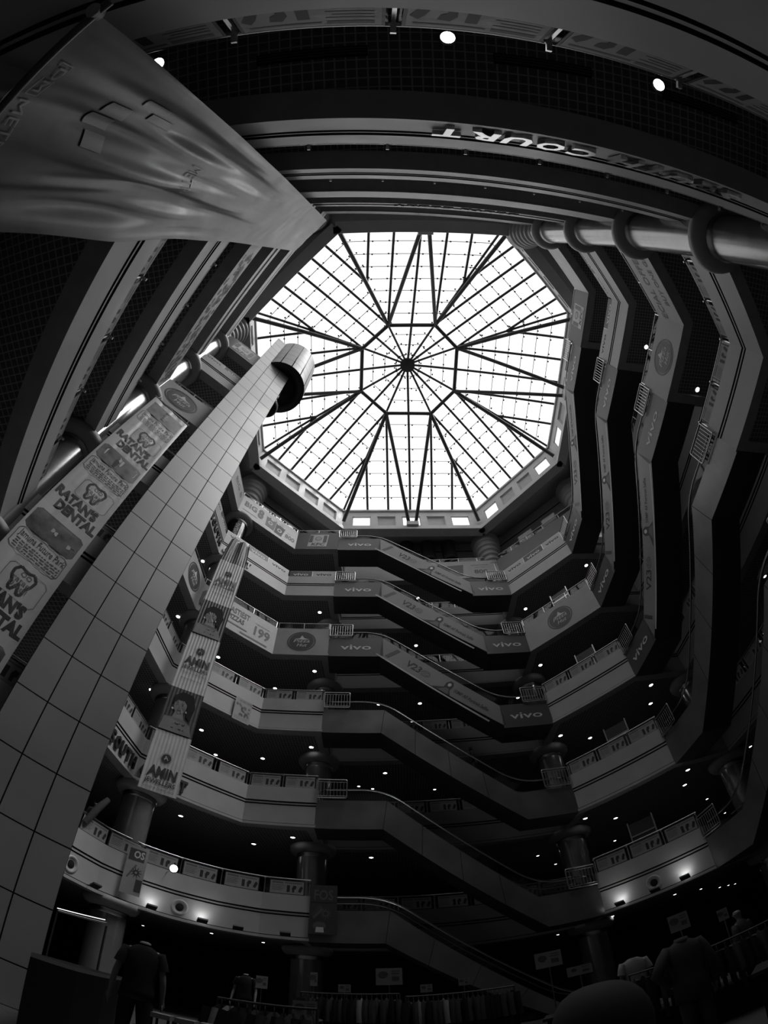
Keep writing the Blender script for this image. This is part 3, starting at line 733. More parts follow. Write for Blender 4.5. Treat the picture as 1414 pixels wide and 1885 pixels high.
# ------------------------------------------------------------------ tiled lift shaft with drum
s_ = 1.2
PL = Vector((-5.785 * s_, 5.007 * s_, 0)); PR = Vector((-4.586 * s_, 6.342 * s_, 0))
frS = Frame(PL, PR - PL, (0, 0, 1)); WS = (PR - PL).length
lift = empty('lift_shaft', tuple((PL + PR) / 2), 'tall leaning-looking lift shaft clad in large grey square tiles', 'lift shaft')
mb = MB().box(frS, 0, WS, 0, 34.7 + .1, -.4, -.03, joint).build('core', lift)
rows = []; z = CZ + 5.5 * s_
while z > 0: z -= s_
mb = MB(); k = 0
while z < 34.75:
    z0, z1 = max(z, 0), min(z + s_, 34.75)
    for c in range(3): mb.box(frS, c * WS / 3 + .014, (c + 1) * WS / 3 - .014, z0 + .014, z1 - .014, -.06, 0, shaftp)
    z += s_
mb.build('tile_cladding', lift)
cx, cy = -6.25, 8.15
dr = MB(); zd0, zd1 = 29.4, 35.0
for i in range(14):
    a0 = 2 * math.pi * i / 14 + .02; a1 = 2 * math.pi * (i + 1) / 14 - .0
    for j in range(5):
        za = zd0 + (zd1 - zd0) * j / 5 + .015; zb = zd0 + (zd1 - zd0) * (j + 1) / 5 - .015
        dr.lathe([(1.66, za), (1.66, zb)], (cx, cy, 0), shaftp, 4, a0=a0, a1=a1 - .02)
dr.build('drum', lift)
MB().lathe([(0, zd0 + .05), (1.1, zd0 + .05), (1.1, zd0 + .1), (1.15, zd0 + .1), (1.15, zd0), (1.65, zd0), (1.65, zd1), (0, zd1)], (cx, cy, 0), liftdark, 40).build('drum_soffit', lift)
MB().lathe([(0, 26.6), (.3, 26.6), (.62, 26.75), (.66, 27.0), (.66, 29.5)], (cx - .25, cy + .3, 0), railglass, 28).build('lift_car', lift)
MB().lathe([(0, 26.58), (.60, 26.62), (.68, 26.8), (.68, 26.9), (0, 26.95)], (cx - .25, cy + .3, 0), liftdark, 28).build('lift_car_floor', lift)
MB().lathe([(.60, 27.0), (.62, 27.0), (.62, 29.4), (.60, 29.4)], (cx - .25, cy + .3, 0), steel, 28, a0=-1.2, a1=-.3).build('lift_car_frame', lift)

# ------------------------------------------------------------------ hanging banners
def sheet(fn, nx, ny, m, name, parent=None, thick=.0):
    vs = [fn(i / nx, j / ny, 0) for j in range(ny + 1) for i in range(nx + 1)]
    fs = [(j * (nx + 1) + i, j * (nx + 1) + i + 1, (j + 1) * (nx + 1) + i + 1, (j + 1) * (nx + 1) + i) for j in range(ny) for i in range(nx)]
    return vs, fs
# dental banner: two edges straight down beside the shaft
KD = .955
dl = Vector((-9.0, 4.93, 0)) * KD; drr = Vector((-7.86, 6.31, 0)) * KD; WD = (drr - dl).length / KD
class FrameK(Frame):
    def __call__(s, x, y, d=0.0): return Vector((0, 0, CZ * (1 - KD))) + s.o + s.r * x * KD + s.u * y * KD + s.n * d
frD = FrameK(dl, drr - dl, (0, 0, 1))
def fD(x, y, d=0): return frD(x, y, d + .012 * math.sin(x * 9 + .5 * math.sin(y * .7)) * (1 if x < .5 else .5) + .003 * math.sin(x * 23))
den = empty('dental_banner', tuple(frD(WD / 2, 18.8, 0)), "long hanging RATAN'S DENTAL banner left of the tiled lift shaft", 'banner')
nx, ny = 36, 60; zb0, zb1 = 3.6, 18.75
mb = MB(); mb.add([fD(WD * i / nx, zb0 + (zb1 - zb0) * j / ny) for j in range(ny + 1) for i in range(nx + 1)], [(j * (nx + 1) + i, j * (nx + 1) + i + 1, (j + 1) * (nx + 1) + i + 1, (j + 1) * (nx + 1) + i) for j in range(ny) for i in range(nx)], rat, True)
fT = lambda x, y, d: fD(x, y, d + .008)
def small_lines(mb, f, x0, x1, y, k, wd=.03, gap=.085, m=midink):
    for q in range(k):
        x = x0 + .02 * (q % 2)
        while x < x1 - .02 * (q % 3):
            l = .05 + .09 * abs(math.sin(x * 37 + q * 5)); mb.line(f, [(x, y - gap * q), (min(x + l, x1), y - gap * q)], wd, 0, m); x += l + .03
def outline(mb, f, x0, x1, y0, y1, wd, m):
    r = .1; pts = [(x0 + r, y0), (x1 - r, y0), (x1, y0 + r), (x1, y1 - r), (x1 - r, y1), (x0 + r, y1), (x0, y1 - r), (x0, y0 + r), (x0 + r, y0)]; mb.line(f, pts, wd, 0, m)
def tooth(mb, f, x, y, s):
    pts = [(-.75, .5), (-.5, .9), (-.15, .8), (.1, .78), (.5, .95), (.8, .6), (.7, .1), (.5, -.3), (.45, -.85), (.2, -.95), (.08, -.5), (0, -.25), (-.12, -.6), (-.3, -.95), (-.5, -.8), (-.5, -.3), (-.72, .1), (-.75, .5)]
    mb.line(f, [(x + a * s, y + b * s) for a, b in pts], .07 * s / .45 + .01, 0, ink)
    outline(mb, f, x - .5, x + .62, y - s * 1.25, y + s * .9, .012, midink)
    mb.text(f, 'ratan', x + .02, y - .08, .17, .002, midink, width=.5); mb.text(f, 'Dental', x + .02, y - .26, .15, .002, midink, width=.5); mb.ring(f, x - .03, y + .2, .05, .07, .0, midink, 10); mb.ring(f, x + .13, y + .2, .05, .07, .0, midink, 10)
def photo_teeth(mb, f, y):
    pts = [(.2, y - .42), (WD - .25, y - .42), (WD - .12, y - .3), (WD - .12, y + .32), (WD - .25, y + .42), (.2, y + .42), (.08, y + .3), (.08, y - .3)]
    mb.shape(f, pts, -.004, ratphoto)
    for k in range(6): mb.shape(f, [(.3 + .22 * k, y - .1), (.47 + .22 * k, y - .1), (.49 + .22 * k, y + .22), (.38 + .22 * k, y + .3), (.28 + .22 * k, y + .2)], .0, rat)
    mb.shape(f, [(.74, y - .34), (.86, y - .34), (.92, y + .02), (.8, y + .12), (.69, y + .02)], .003, ink)
def photo_mouth(mb, f, y):
    pts = [(.2, y - .42), (WD - .25, y - .42), (WD - .12, y - .3), (WD - .12, y + .32), (WD - .25, y + .42), (.2, y + .42), (.08, y + .3), (.08, y - .3)]
    mb.shape(f, pts, -.004, ratphoto)
    mb.shape(f, [(.25, y + .18), (.6, y - .1), (1.1, y - .22), (1.6, y - .05), (1.25, y + .12), (.7, y + .16)], .0, ink)
    for k in range(7): mb.ring(f, .5 + .15 * k, y + .06 - .028 * abs(k - 1) * 1.1, 0, .075, .003, rat, 10)
def photo_face(mb, f, y):
    mb.shape(f, [(.15, y - .45), (WD - .15, y - .45), (WD - .15, y + .45), (.15, y + .45)], -.004, ratphoto)
    mb.ring(f, .85, y + .05, 0, .36, .0, ink, 20, .95); mb.shape(f, [(.45, y - .45), (.5, y), (1.2, y), (1.3, y - .45)], -.001, ink)
    mb.ring(f, .9, y + .03, 0, .25, .003, skin_m, 20, .85)
    for e in (-.09, .09): mb.ring(f, .9 + e, y + .08, 0, .03, .005, ink, 8, 1.5)
    mb.line(f, [(.81, y - .08), (.87, y - .12), (.95, y - .12), (1.0, y - .08)], .03, .005, ink)
pr = MB()
photo_face(pr, fT, 17.95)
for k, y in enumerate((17.05, 13.1, 9.15, 5.2)):
    outline(pr, fT, .1, WD - .15, y - .38, y + .36, .02, midink); pr.text(fT, 'Jamuna Future Park', .9, y + .08, .22, .0, ink, width=1.45, bold=.0); small_lines(pr, fT, .2, 1.6, y - .04, 4)
for y in (15.95, 12.1, 8.15): tooth(pr, fT, 1.0, y, .40)
for y in (15.12, 11.2, 7.3):
    pr.text(fT, "RATAN'S", .80, y, .34, .0, ink, width=1.45, bold=.055); pr.text(fT, 'DENTAL', 1.05, y - .46, .34, .0, ink, width=1.4, bold=.055)
photo_teeth(pr, fT, 13.95); photo_mouth(pr, fT, 9.98); photo_teeth(pr, fT, 6.05)
pr.build('print', den)
mb.build('sheet', den)
MB().tube([frD(-.05, 18.78, 0), frD(WD + .05, 18.78, 0)], .03, steel, 8).build('hanging_rod', den)
for x in (.1, WD - .1): MB().tube([frD(x, 18.78, 0), frD(x, 19.6, -.3)], .012, steel, 5).build('cord', den)

# jewellers banner in front of the far left corner
al = Vector((-9.45, 15.70, 0)); ar = Vector((-8.12, 16.42, 0)); WA = (ar - al).length; frA = Frame(al, ar - al, (0, 0, 1)); za0, za1 = 8.2, 24.3
def fA(x, y, d=0):
    t = max(0, (y - 21.8) / 2.5); cx_ = WA * .55
    xx = x + (cx_ - x) * .22 * t * t if y > 21.8 else x
    return frA(xx, y, d + .014 * math.sin(x * 42) * (.3 + .7 * min(1, max(0, (y - 10) / 10))) + .12 * t * math.sin(x * 8))
am = empty('jewellers_banner', tuple(frA(WA / 2, za1, 0)), 'narrow ribbed AMIN JEWELLERS banner hanging past four galleries in the far left corner', 'banner')
def strip_part(z0, z1, m, name):
    nx, ny = 60, max(4, int((z1 - z0) * 5)); mb = MB()
    mb.add([fA(WA * i / nx, z0 + (z1 - z0) * j / ny) for j in range(ny + 1) for i in range(nx + 1)], [(j * (nx + 1) + i, j * (nx + 1) + i + 1, (j + 1) * (nx + 1) + i + 1, (j + 1) * (nx + 1) + i) for j in range(ny) for i in range(nx)], m, True)
    return mb.build(name, am)
strip_part(za0, 10.9, amin, 'printed_panel'); strip_part(10.9, 13.15, amind, 'portrait_panel'); strip_part(13.15, 16.4, amin, 'printed_panel'); strip_part(16.4, 18.8, amind, 'portrait_panel')
strip_part(18.8, 22.2, amin, 'printed_panel'); strip_part(22.2, za1, cloth_m, 'gathered_top')
fB = lambda x, y, d: fA(x, y, d + .03)
pr = MB(); sk = MB()
for y in (9.72, 15.45, 21.2):
    pr.ring(fB, WA * .5, y, 0, .19, .0, ink, 24); pr.ring(fB, WA * .5, y, .22, .235, .0, midink, 24); pr.text(fB, 'A', WA * .5, y - .09, .19, .006, amin, shear=-.2)
    pr.text(fB, 'AMIN', WA * .5, y - .88, .44, .0, midink if y > 20 else ink, width=1.15, bold=.035); pr.text(fB, 'JEWELLERS', WA * .5, y - 1.18, .19, .0, ink, width=1.2, bold=.02); pr.text(fB, 'GOLD & DIAMOND', WA * .5, y - 1.42, .10, .0, midink, width=1.2)
    if y > 12: pr.text(fB, 'Jamuna Future Park', WA * .5, y - 1.75, .09, .0, midink, width=1.0)
for y in (12.15, 17.65):
    sk.shape(fB, [(.05, y - 1.2), (.12, y - .55), (.45, y - .5), (.5, y - .2), (.85, y - .2), (.95, y - .5), (1.28, y - .7), (1.42, y - 1.2)], .0, skin_m)
    sk.ring(fB, .66, y + .12, 0, .40, .004, skin_m, 28, .70)
    sk.shape(fB, [(.34, y + .15), (.3, y + .55), (.6, y + .85), (1.1, y + .8), (1.3, y + .2), (1.2, y - .5), (1.0, y - .3), (.96, y + .2), (.8, y + .42), (.5, y + .4)], .008, dcloth)
    for e in (-.13, .10): sk.line(fB, [(.60 + e, y + .15), (.68 + e, y + .17)], .045, .012, ink)
    for e in (-.14, .10): sk.line(fB, [(.57 + e, y + .23), (.70 + e, y + .25)], .02, .012, ink)
    sk.line(fB, [(.64, y + .12), (.62, y - .02), (.68, y - .04)], .015, .012, midink); sk.line(fB, [(.58, y - .13), (.73, y - .12)], .045, .012, ink)
    for k in range(16): sk.ring(fB, .55 + .5 * abs(math.sin(k * 1.3)), y - .5 - .5 * abs(math.cos(k * 2.1)), 0, .028, .008, ink, 7)
    for e in (.36, .98): sk.ring(fB, e, y - .1, .02, .045, .01, vtext, 10)
pr.build('print', am); sk.build('portrait_print', am)

# big loose cloth banner from the top gallery down over the near left corner
ztop = 29.6; zbot = 3.0 + CZ
TR, TL = Vector((-2.55, -1.62, ztop)), Vector((-4.15, .0, 27.6)); BR, BL = Vector((-1.73, -2.0, zbot)), Vector((-3.70, -.92, zbot))
nrm = (BL - BR).cross(Vector((0, 0, 1))).normalized()
if nrm.dot(Vector((1, 1, 0))) < 0: nrm = -nrm
def fM(u, v, d=0):
    """u across from the right edge, v up"""
    p = BR.lerp(BL, u).lerp(TR.lerp(TL, u), v)
    k = min(1, v * 6 + .12) * ((1 - min(1, v * 2.0)) * .95 + .05)
    q = .20 * math.sin(u * 13 + 1.1 * math.sin(v * 9) + v * 3) + .09 * math.sin(u * 27 - v * 8 + 1.0) + .05 * math.sin(u * 9 + v * 31) + .025 * math.sin(u * 61 + v * 17)
    return p + nrm * (q * k + d + .15 * v * (1 - v))
met = empty('cloth_banner', tuple(BR), 'huge creased cloth banner hanging down over the upper left with a rod along its bottom', 'banner')
nx, ny = 90, 150
mb = MB(); g = lambda j: (j / ny) ** 1.5
mb.add([fM(i / nx, g(j)) for j in range(ny + 1) for i in range(nx + 1)], [(j * (nx + 1) + i, j * (nx + 1) + i + 1, (j + 1) * (nx + 1) + i + 1, (j + 1) * (nx + 1) + i) for j in range(ny) for i in range(nx)], cloth_m, True)
mb.build('cloth', met)
MB().tube([BR + (BR - BL).normalized() * .12 + nrm * .02, BL + (BL - BR).normalized() * .1 + nrm * .02], .035, vdark, 10).build('bottom_rod', met)
MB().tube([BR + Vector((0, 0, -.04)), BR + Vector((0, 0, .05))], .06, board, 8).build('rod_end', met)
pm = MB()
Wm = (BL - BR).length; Hm = ztop - zbot
fMp = lambda x, y, d: fM(1 - x / Wm if False else x / Wm, y / Hm, d + .02)
fMt = lambda x, y, d: fM((Wm - x) / Wm, y / Hm, d + .015)      # read by somebody facing the banner
# the sheet is seen from behind the reading side: its u axis runs right to left
fMr = lambda x, y, d: fM(x / Wm, y / Hm, d + .015)
pm.line(fMr, [(.42, .17), (.78, .17), (.78, .33), (.42, .33), (.42, .17)], .012, 0, clothp); pm.text(fMr, 'DM', .6, .2, .1, 0, clothp, width=.28)
pm.text(fMr, 'METRO', 1.15, .19, .15, 0, clothp, width=.62)
pm.text(fMr, 'JAMUNA', 1.75, .2, .1, 0, clothp, width=.4)
pm.build('print', met)
pm2 = MB()
for (x, y, w1, h1) in ((.55, 1.3, .16, .5), (.74, 1.25, .14, .48), (.92, 1.35, .14, .4), (.35, 1.8, .1, .7), (.48, 2.2, .1, .7)): pm2.patch(fMr, x, x + w1, y, y + h1, 8, 14, .0, clothp)
pm2.text(fMr, 'METRO', 1.05, 4.2, .5, 0, clothp, width=.55)
pm2.build('print', met)

# small dark hanging signs
def hanging(name, o, r, wd, ht, m, label, draw):
    fr = Frame(o, (*r, 0), (0, 0, 1)); mb = MB().box(fr, 0, wd, -ht, 0, -.02, 0, m); draw(mb, fr, wd, ht); return tag(mb.build(name), label, 'sign')
def dfos(mb, f, w_, h):
    mb.text(f, 'FOS', w_ / 2, -.62, .42, .004, midink, width=.75, bold=.02); mb.line(f, [(0, -.74), (w_, -.74)], .03, .005, ink)
    for k in range(12):
        a = k * math.pi / 6; mb.shape(f, [(.62 + .08 * math.cos(a - .4), -1.2 + .08 * math.sin(a - .4)), (.62 + .26 * math.cos(a), -1.2 + .26 * math.sin(a)), (.62 + .08 * math.cos(a + .4), -1.2 + .08 * math.sin(a + .4))], .004, midink)
    mb.line(f, [(.12, -1.3), (.45, -.9)], .14, .004, vdark); mb.line(f, [(.16, -1.4), (.5, -1.0)], .1, .005, midink)
    mb.ring(f, .4, -1.72, 0, .17, .004, midink, 16, 1.5); mb.shape(f, [(.25, -2.0), (.58, -2.0), (.55, -1.78), (.28, -1.78)], .005, vtext)
hanging('shop_sign', (-3.42, 20.08, 6.25), (1, .02), 1.05, 2.08, dboard, 'dark FOS shop sign hanging from the lowest gallery at the escalator head', dfos)
def dos(mb, f, w_, h):
    mb.shape(f, [(.05, -.6), (.65, -.6), (.65, -.12), (.05, -.12)], .003, vdark); mb.text(f, 'OS', w_ / 2 + .05, -.47, .28, .006, vtext, width=.4, bold=.03)
    for k in range(10):
        a = k * math.pi / 5; mb.shape(f, [(.45 + .06 * math.cos(a - .5), -1.05 + .06 * math.sin(a - .5)), (.45 + .26 * math.cos(a), -1.05 + .26 * math.sin(a)), (.45 + .06 * math.cos(a + .5), -1.05 + .06 * math.sin(a + .5))], .004, ink)
    mb.shape(f, [(.5, -1.8), (.74, -1.8), (.74, -1.3), (.5, -1.3)], .004, dboard); mb.line(f, [(.15, -1.3), (.4, -.75)], .06, .004, midink)
hanging('shop_sign', (-9.72, 16.85, 6.2), (.86, .5), .76, 1.95, board, 'narrow pale sale banner hanging on the lowest gallery in the far left corner', dos)
def dnat(mb, f, w_, h):
    mb.text(f, 'NATURES CENTER', w_ / 2 + .1, -.2, .12, .004, dboard, width=.7)
    rnd = random.Random(2)
    for k in range(26): mb.ring(f, rnd.uniform(.1, w_ - .1), -rnd.uniform(.35, .95), .02, .06, .004, midink, 8)
    small_lines(mb, f, .08, w_ - .1, -1.05, 3, .02, .07)
hanging('notice_board', (-7.62, 18.88, 15.05), (.711, .703), .95, 1.3, board, 'tilted pale notice hung over the third gallery edge in the far left corner', dnat)

# ------------------------------------------------------------------ ceiling downlights
LIGHTS = [(1, -12.3, 24.4), (1, -12.2, 18.6), (1, -7.8, 21.8), (1, -5.8, 22.8), (1, 7.6, 26.0), (1, 9.5, 23.3), (1, 12.2, 22.1), (1, 14.7, 23.9), (1, 17.9, 27.1), (1, 19.2, 28.1), (1, 20.4, 29.1),
 (2, -11.7, 18.5), (2, -9.6, 20.3), (2, -6.9, 23.3), (2, -4.7, 21.9), (2, -3.2, -3.52), (2, 1.2, -3.42), (2, 4.7, -3.2), (2, -1.3, 25.0), (2, 7.8, 27.6), (2, 8.0, 25.2), (2, 9.0, 22.3), (2, 9.6, 30.4), (2, 11.0, 23.3),
 (2, 12.6, 27.7), (2, 13.2, 19.0), (2, 14.0, 20.9), (2, 16.8, 18.5), (2, 17.4, 24.4), (2, 20.6, 29.7), (2, 21.6, 29.0), (2, 22.4, 31.6),
 (3, -11.4, 17.3), (3, -9.8, 20.6), (3, -9.8, 23.2), (3, -8.5, 27.2), (3, -7.1, 23.3), (3, -4.2, 21.9), (3, -2.1, 26.7), (3, -1.3, 27.1), (3, -.5, 25.0), (3, 2.4, 27.6), (3, 8.2, 25.3), (3, 9.0, 22.4), (3, 11.0, 23.2),
 (3, 13.2, 18.8), (3, 13.9, 20.6), (3, 15.8, 18.8), (3, 17.3, 12.1), (3, 19.7, 16.2), (3, 20.1, 19.9),
 (4, -11.5, 17.2), (4, -10.0, 20.5), (4, -7.1, 23.4), (4, -4.4, 21.7), (4, -.8, 25.2), (4, 1.3, 27.4), (4, 1.8, 25.3), (4, 8.2, 25.5), (4, 9.1, 22.3), (4, 14.1, 5.2),
 (5, -11.5, 17.2), (5, -7.2, 23.3), (5, -4.5, 21.7), (5, 1.9, 25.3), (5, 9.4, 22.3), (5, 13.1, 18.8), (5, 14.1, 4.5), (6, 2.4, 25.3)]
def lwhere(x, y):
    if y < 0: return 'overhead on the near side'
    if y < 7: return 'above the right escalators'
    if x < -5.5: return 'in the far left corner'
    if x < -3: return 'left of the far escalators'
    if x < 7: return 'behind the far escalators'
    if x < 12.8: return 'in the far right corner'
    return 'behind the right escalators'
proto = {}
for n, x, y in LIGHTS:
    small = n in (1,) or (x > 15.5) or y > 26.5
    key = 's' if small else 'b'; R_ = .085 if small else .112
    lab = '%sround downlight glowing under the %s gallery %s' % ('small ' if small else '', ORD[n], lwhere(x, y)); grp = 'downlights under the %s gallery %s' % (ORD[n], lwhere(x, y)) + (' small' if small else '')
    zc = B(n) + .12
    if key not in proto:
        o = empty('downlight', (x, y, zc), lab, 'ceiling light', grp)
        MB().lathe([(R_, -.035), (R_ + .03, -.035), (R_ + .035, -.01), (R_ + .035, 0)], (x, y, zc), steel, 20).build('trim_ring', o)
        MB().lathe([(0, -.045), (R_ * .6, -.04), (R_, -.02)], (x, y, zc), lamp, 20).build('lens', o)
        proto[key] = o
    else: dup(proto[key], None, lab, grp, (x, y, zc))

# recessed line diffusers in the second gallery's ceiling overhead
for k, (xa, xb) in enumerate(((-1.6, -.0), (1.9, 3.45), (4.8, 6.4))):
    z = B(2) + .12; mb = MB()
    for q in range(3): mb.box(WORLD, xa, xb, -3.22 + q * .05 + .02 * xa, -3.20 + q * .05 + .02 * xa, z - .02, z, vdark)
    mb.box(WORLD, xa - .02, xb + .02, -3.25 + .02 * xa, -3.05 + .02 * xa, z - .006, z, joint)
    tag(mb.build('ceiling_diffuser'), 'slim slotted air diffuser in the open-cell ceiling overhead, %s' % ('nearest the cloth banner', 'above the word COURT', 'above the word SOUTH')[k], 'air vent')

# ------------------------------------------------------------------ floodlights and round vents on the lowest gallery
def at_az(az, segs, u=0.0):
    d = Vector((math.sin(math.radians(az)), math.cos(math.radians(az)), 0))
    for a, b in segs:
        e = b - a; den_ = d.x * e.y - d.y * e.x
        if abs(den_) < 1e-9: continue
        t = (a.x * e.y - a.y * e.x) / den_; s2 = (a.x * d.y - a.y * d.x) / den_
        if 0 <= s2 <= 1 and t > 0:
            fr = edge_frame(a, b, 0); return fr, s2 * e.length
segL = edge_of[(1, 'left')] + edge_of[(1, 'far_left')]; segR = edge_of[(1, 'far_right')]
FL = [(-33.1, segL, 0, 'at the far left end beside the lift shaft'), (-26.5, segL, 1, 'just left of the round vent'), (-21.0, segL, 1, 'just right of the round vent'), (-17.1, segL, 0, 'unlit, towards the escalators on the left'), (-12.0, segL, 0, 'nearest the FOS sign'),
      (23.5, segR, 1, 'at the left end of the far right corner'), (27.3, segR, 0, 'under the round vent of the far right corner'), (30.6, segR, 1, 'at the right end of the far right corner')]
for az, segs, on, where in FL:
    fr, x = at_az(az, segs); z = B(1) + .16
    o = empty('floodlight', tuple(fr(x, z, .3)), '%s floodlight on the lowest gallery edge %s' % ('lit' if on else 'dark', where), 'floodlight')
    f2 = Frame(fr(x, z + .02, .36), fr.r, fr.n * .85 + Vector((0, 0, .5)))
    b = MB().box(f2, -.2, .2, -.12, .12, -.05, .03, lamp_off); b.build('housing', o, bevel=.01)
    if on: MB().box(f2, -.16, .16, -.09, .09, -.058, -.05, lamp).build('lens', o)
    MB().tube([fr(x - .1, z - .02, 0), fr(x - .1, z - .02, .3), fr(x, z, .34)], .015, lamp_off, 6).build('bracket', o)
    if on:
        l = bpy.data.lights.new('flood', 'SPOT'); l.energy = 5; l.spot_size = math.radians(120); l.spot_blend = .8; l.shadow_soft_size = .08
        lo = bpy.data.objects.new('floodlight_beam', l); C.objects.link(lo); lo.location = fr(x, z + .14, .34) - o.location
        lo.rotation_euler = (fr.n * .8 + Vector((0, 0, -.9))).to_track_quat('Z', 'Y').to_euler(); lo.parent = o
for az, segs, where in ((-23.4, segL, 'far left'), (-35.5, segL, 'lift shaft side of the'), (27.2, segR, 'far right')):
    fr, x = at_az(az, segs); z = B(1) + .55
    o = empty('round_vent', tuple(fr(x, z, 0)), 'round nozzle vent in the lowest gallery front, %s' % where.replace('side of the', 'side'), 'air vent')
    f2 = Frame(fr(x, z, 0), fr.r, (0, 0, 1)); fz = Frame(fr(x, z, 0), fr.r, (0, 0, 1), fr.n)
    MB().lathe([(.33, 0), (.33, .03), (.27, .06), (.2, -.0), (.16, -.02)], (0, 0, 0), paint, 28, fr=fz).build('bezel', o)
    MB().lathe([(.16, .005), (.1, .03), (0, .035)], (0, 0, 0), joint, 28, fr=fz).build('nozzle', o)
# strong spot lamp clamped on the lowest gallery railing
o = empty('spot_lamp', (-8.0, 17.3, 5.66), 'dazzling round spot lamp clamped to the lowest gallery railing in the far left corner', 'spotlight')
fz = Frame((-8.0, 17.32, 5.66), (.9, .42, 0), (0, 0, 1))
MB().lathe([(0, .03), (.12, .025), (.145, 0)], (0, 0, 0), lamp, 24, fr=Frame(fz.o, fz.r, fz.u, fz.n)).build('lens', o)
MB().lathe([(.145, .0), (.16, .0), (.16, -.12), (.06, -.22), (0, -.22)], (0, 0, 0), lamp_off, 24, fr=fz).build('housing', o)
MB().tube([fz(0, 0, -.2), fz(-.2, 0, -.9), fz(-.25, 0, -1.15)], .018, steel, 6).build('arm', o)

# ------------------------------------------------------------------ people and mannequins
def skin_mesh(name, joints, edges, root_i, m, parent, sub=2):
    me = bpy.data.meshes.new(name); base = parent.location
    me.from_pydata([tuple(Vector(p)) for p, r in joints], edges, []); me.update()
    o = bpy.data.objects.new(name, me); C.objects.link(o); me.materials.append(m)
    md = o.modifiers.new('skin', 'SKIN'); md.use_smooth_shade = True
    if not me.skin_vertices: 
        bpy.context.view_layer.objects.active = o
    for i, (p, r) in enumerate(joints):
        sv = me.skin_vertices[0].data[i]; rr = r if isinstance(r, tuple) else (r, r); sv.radius = rr; sv.use_root = (i == root_i)
    sb = o.modifiers.new('sub', 'SUBSURF'); sb.levels = 1; sb.render_levels = 1
    dg = bpy.context.evaluated_depsgraph_get(); me2 = bpy.data.meshes.new_from_object(o.evaluated_get(dg)); me2.name = name
    o.modifiers.clear(); o.data = me2; me2.materials.clear(); me2.materials.append(m)
    me2.polygons.foreach_set('use_smooth', [True] * len(me2.polygons))
    o.parent = parent; return o
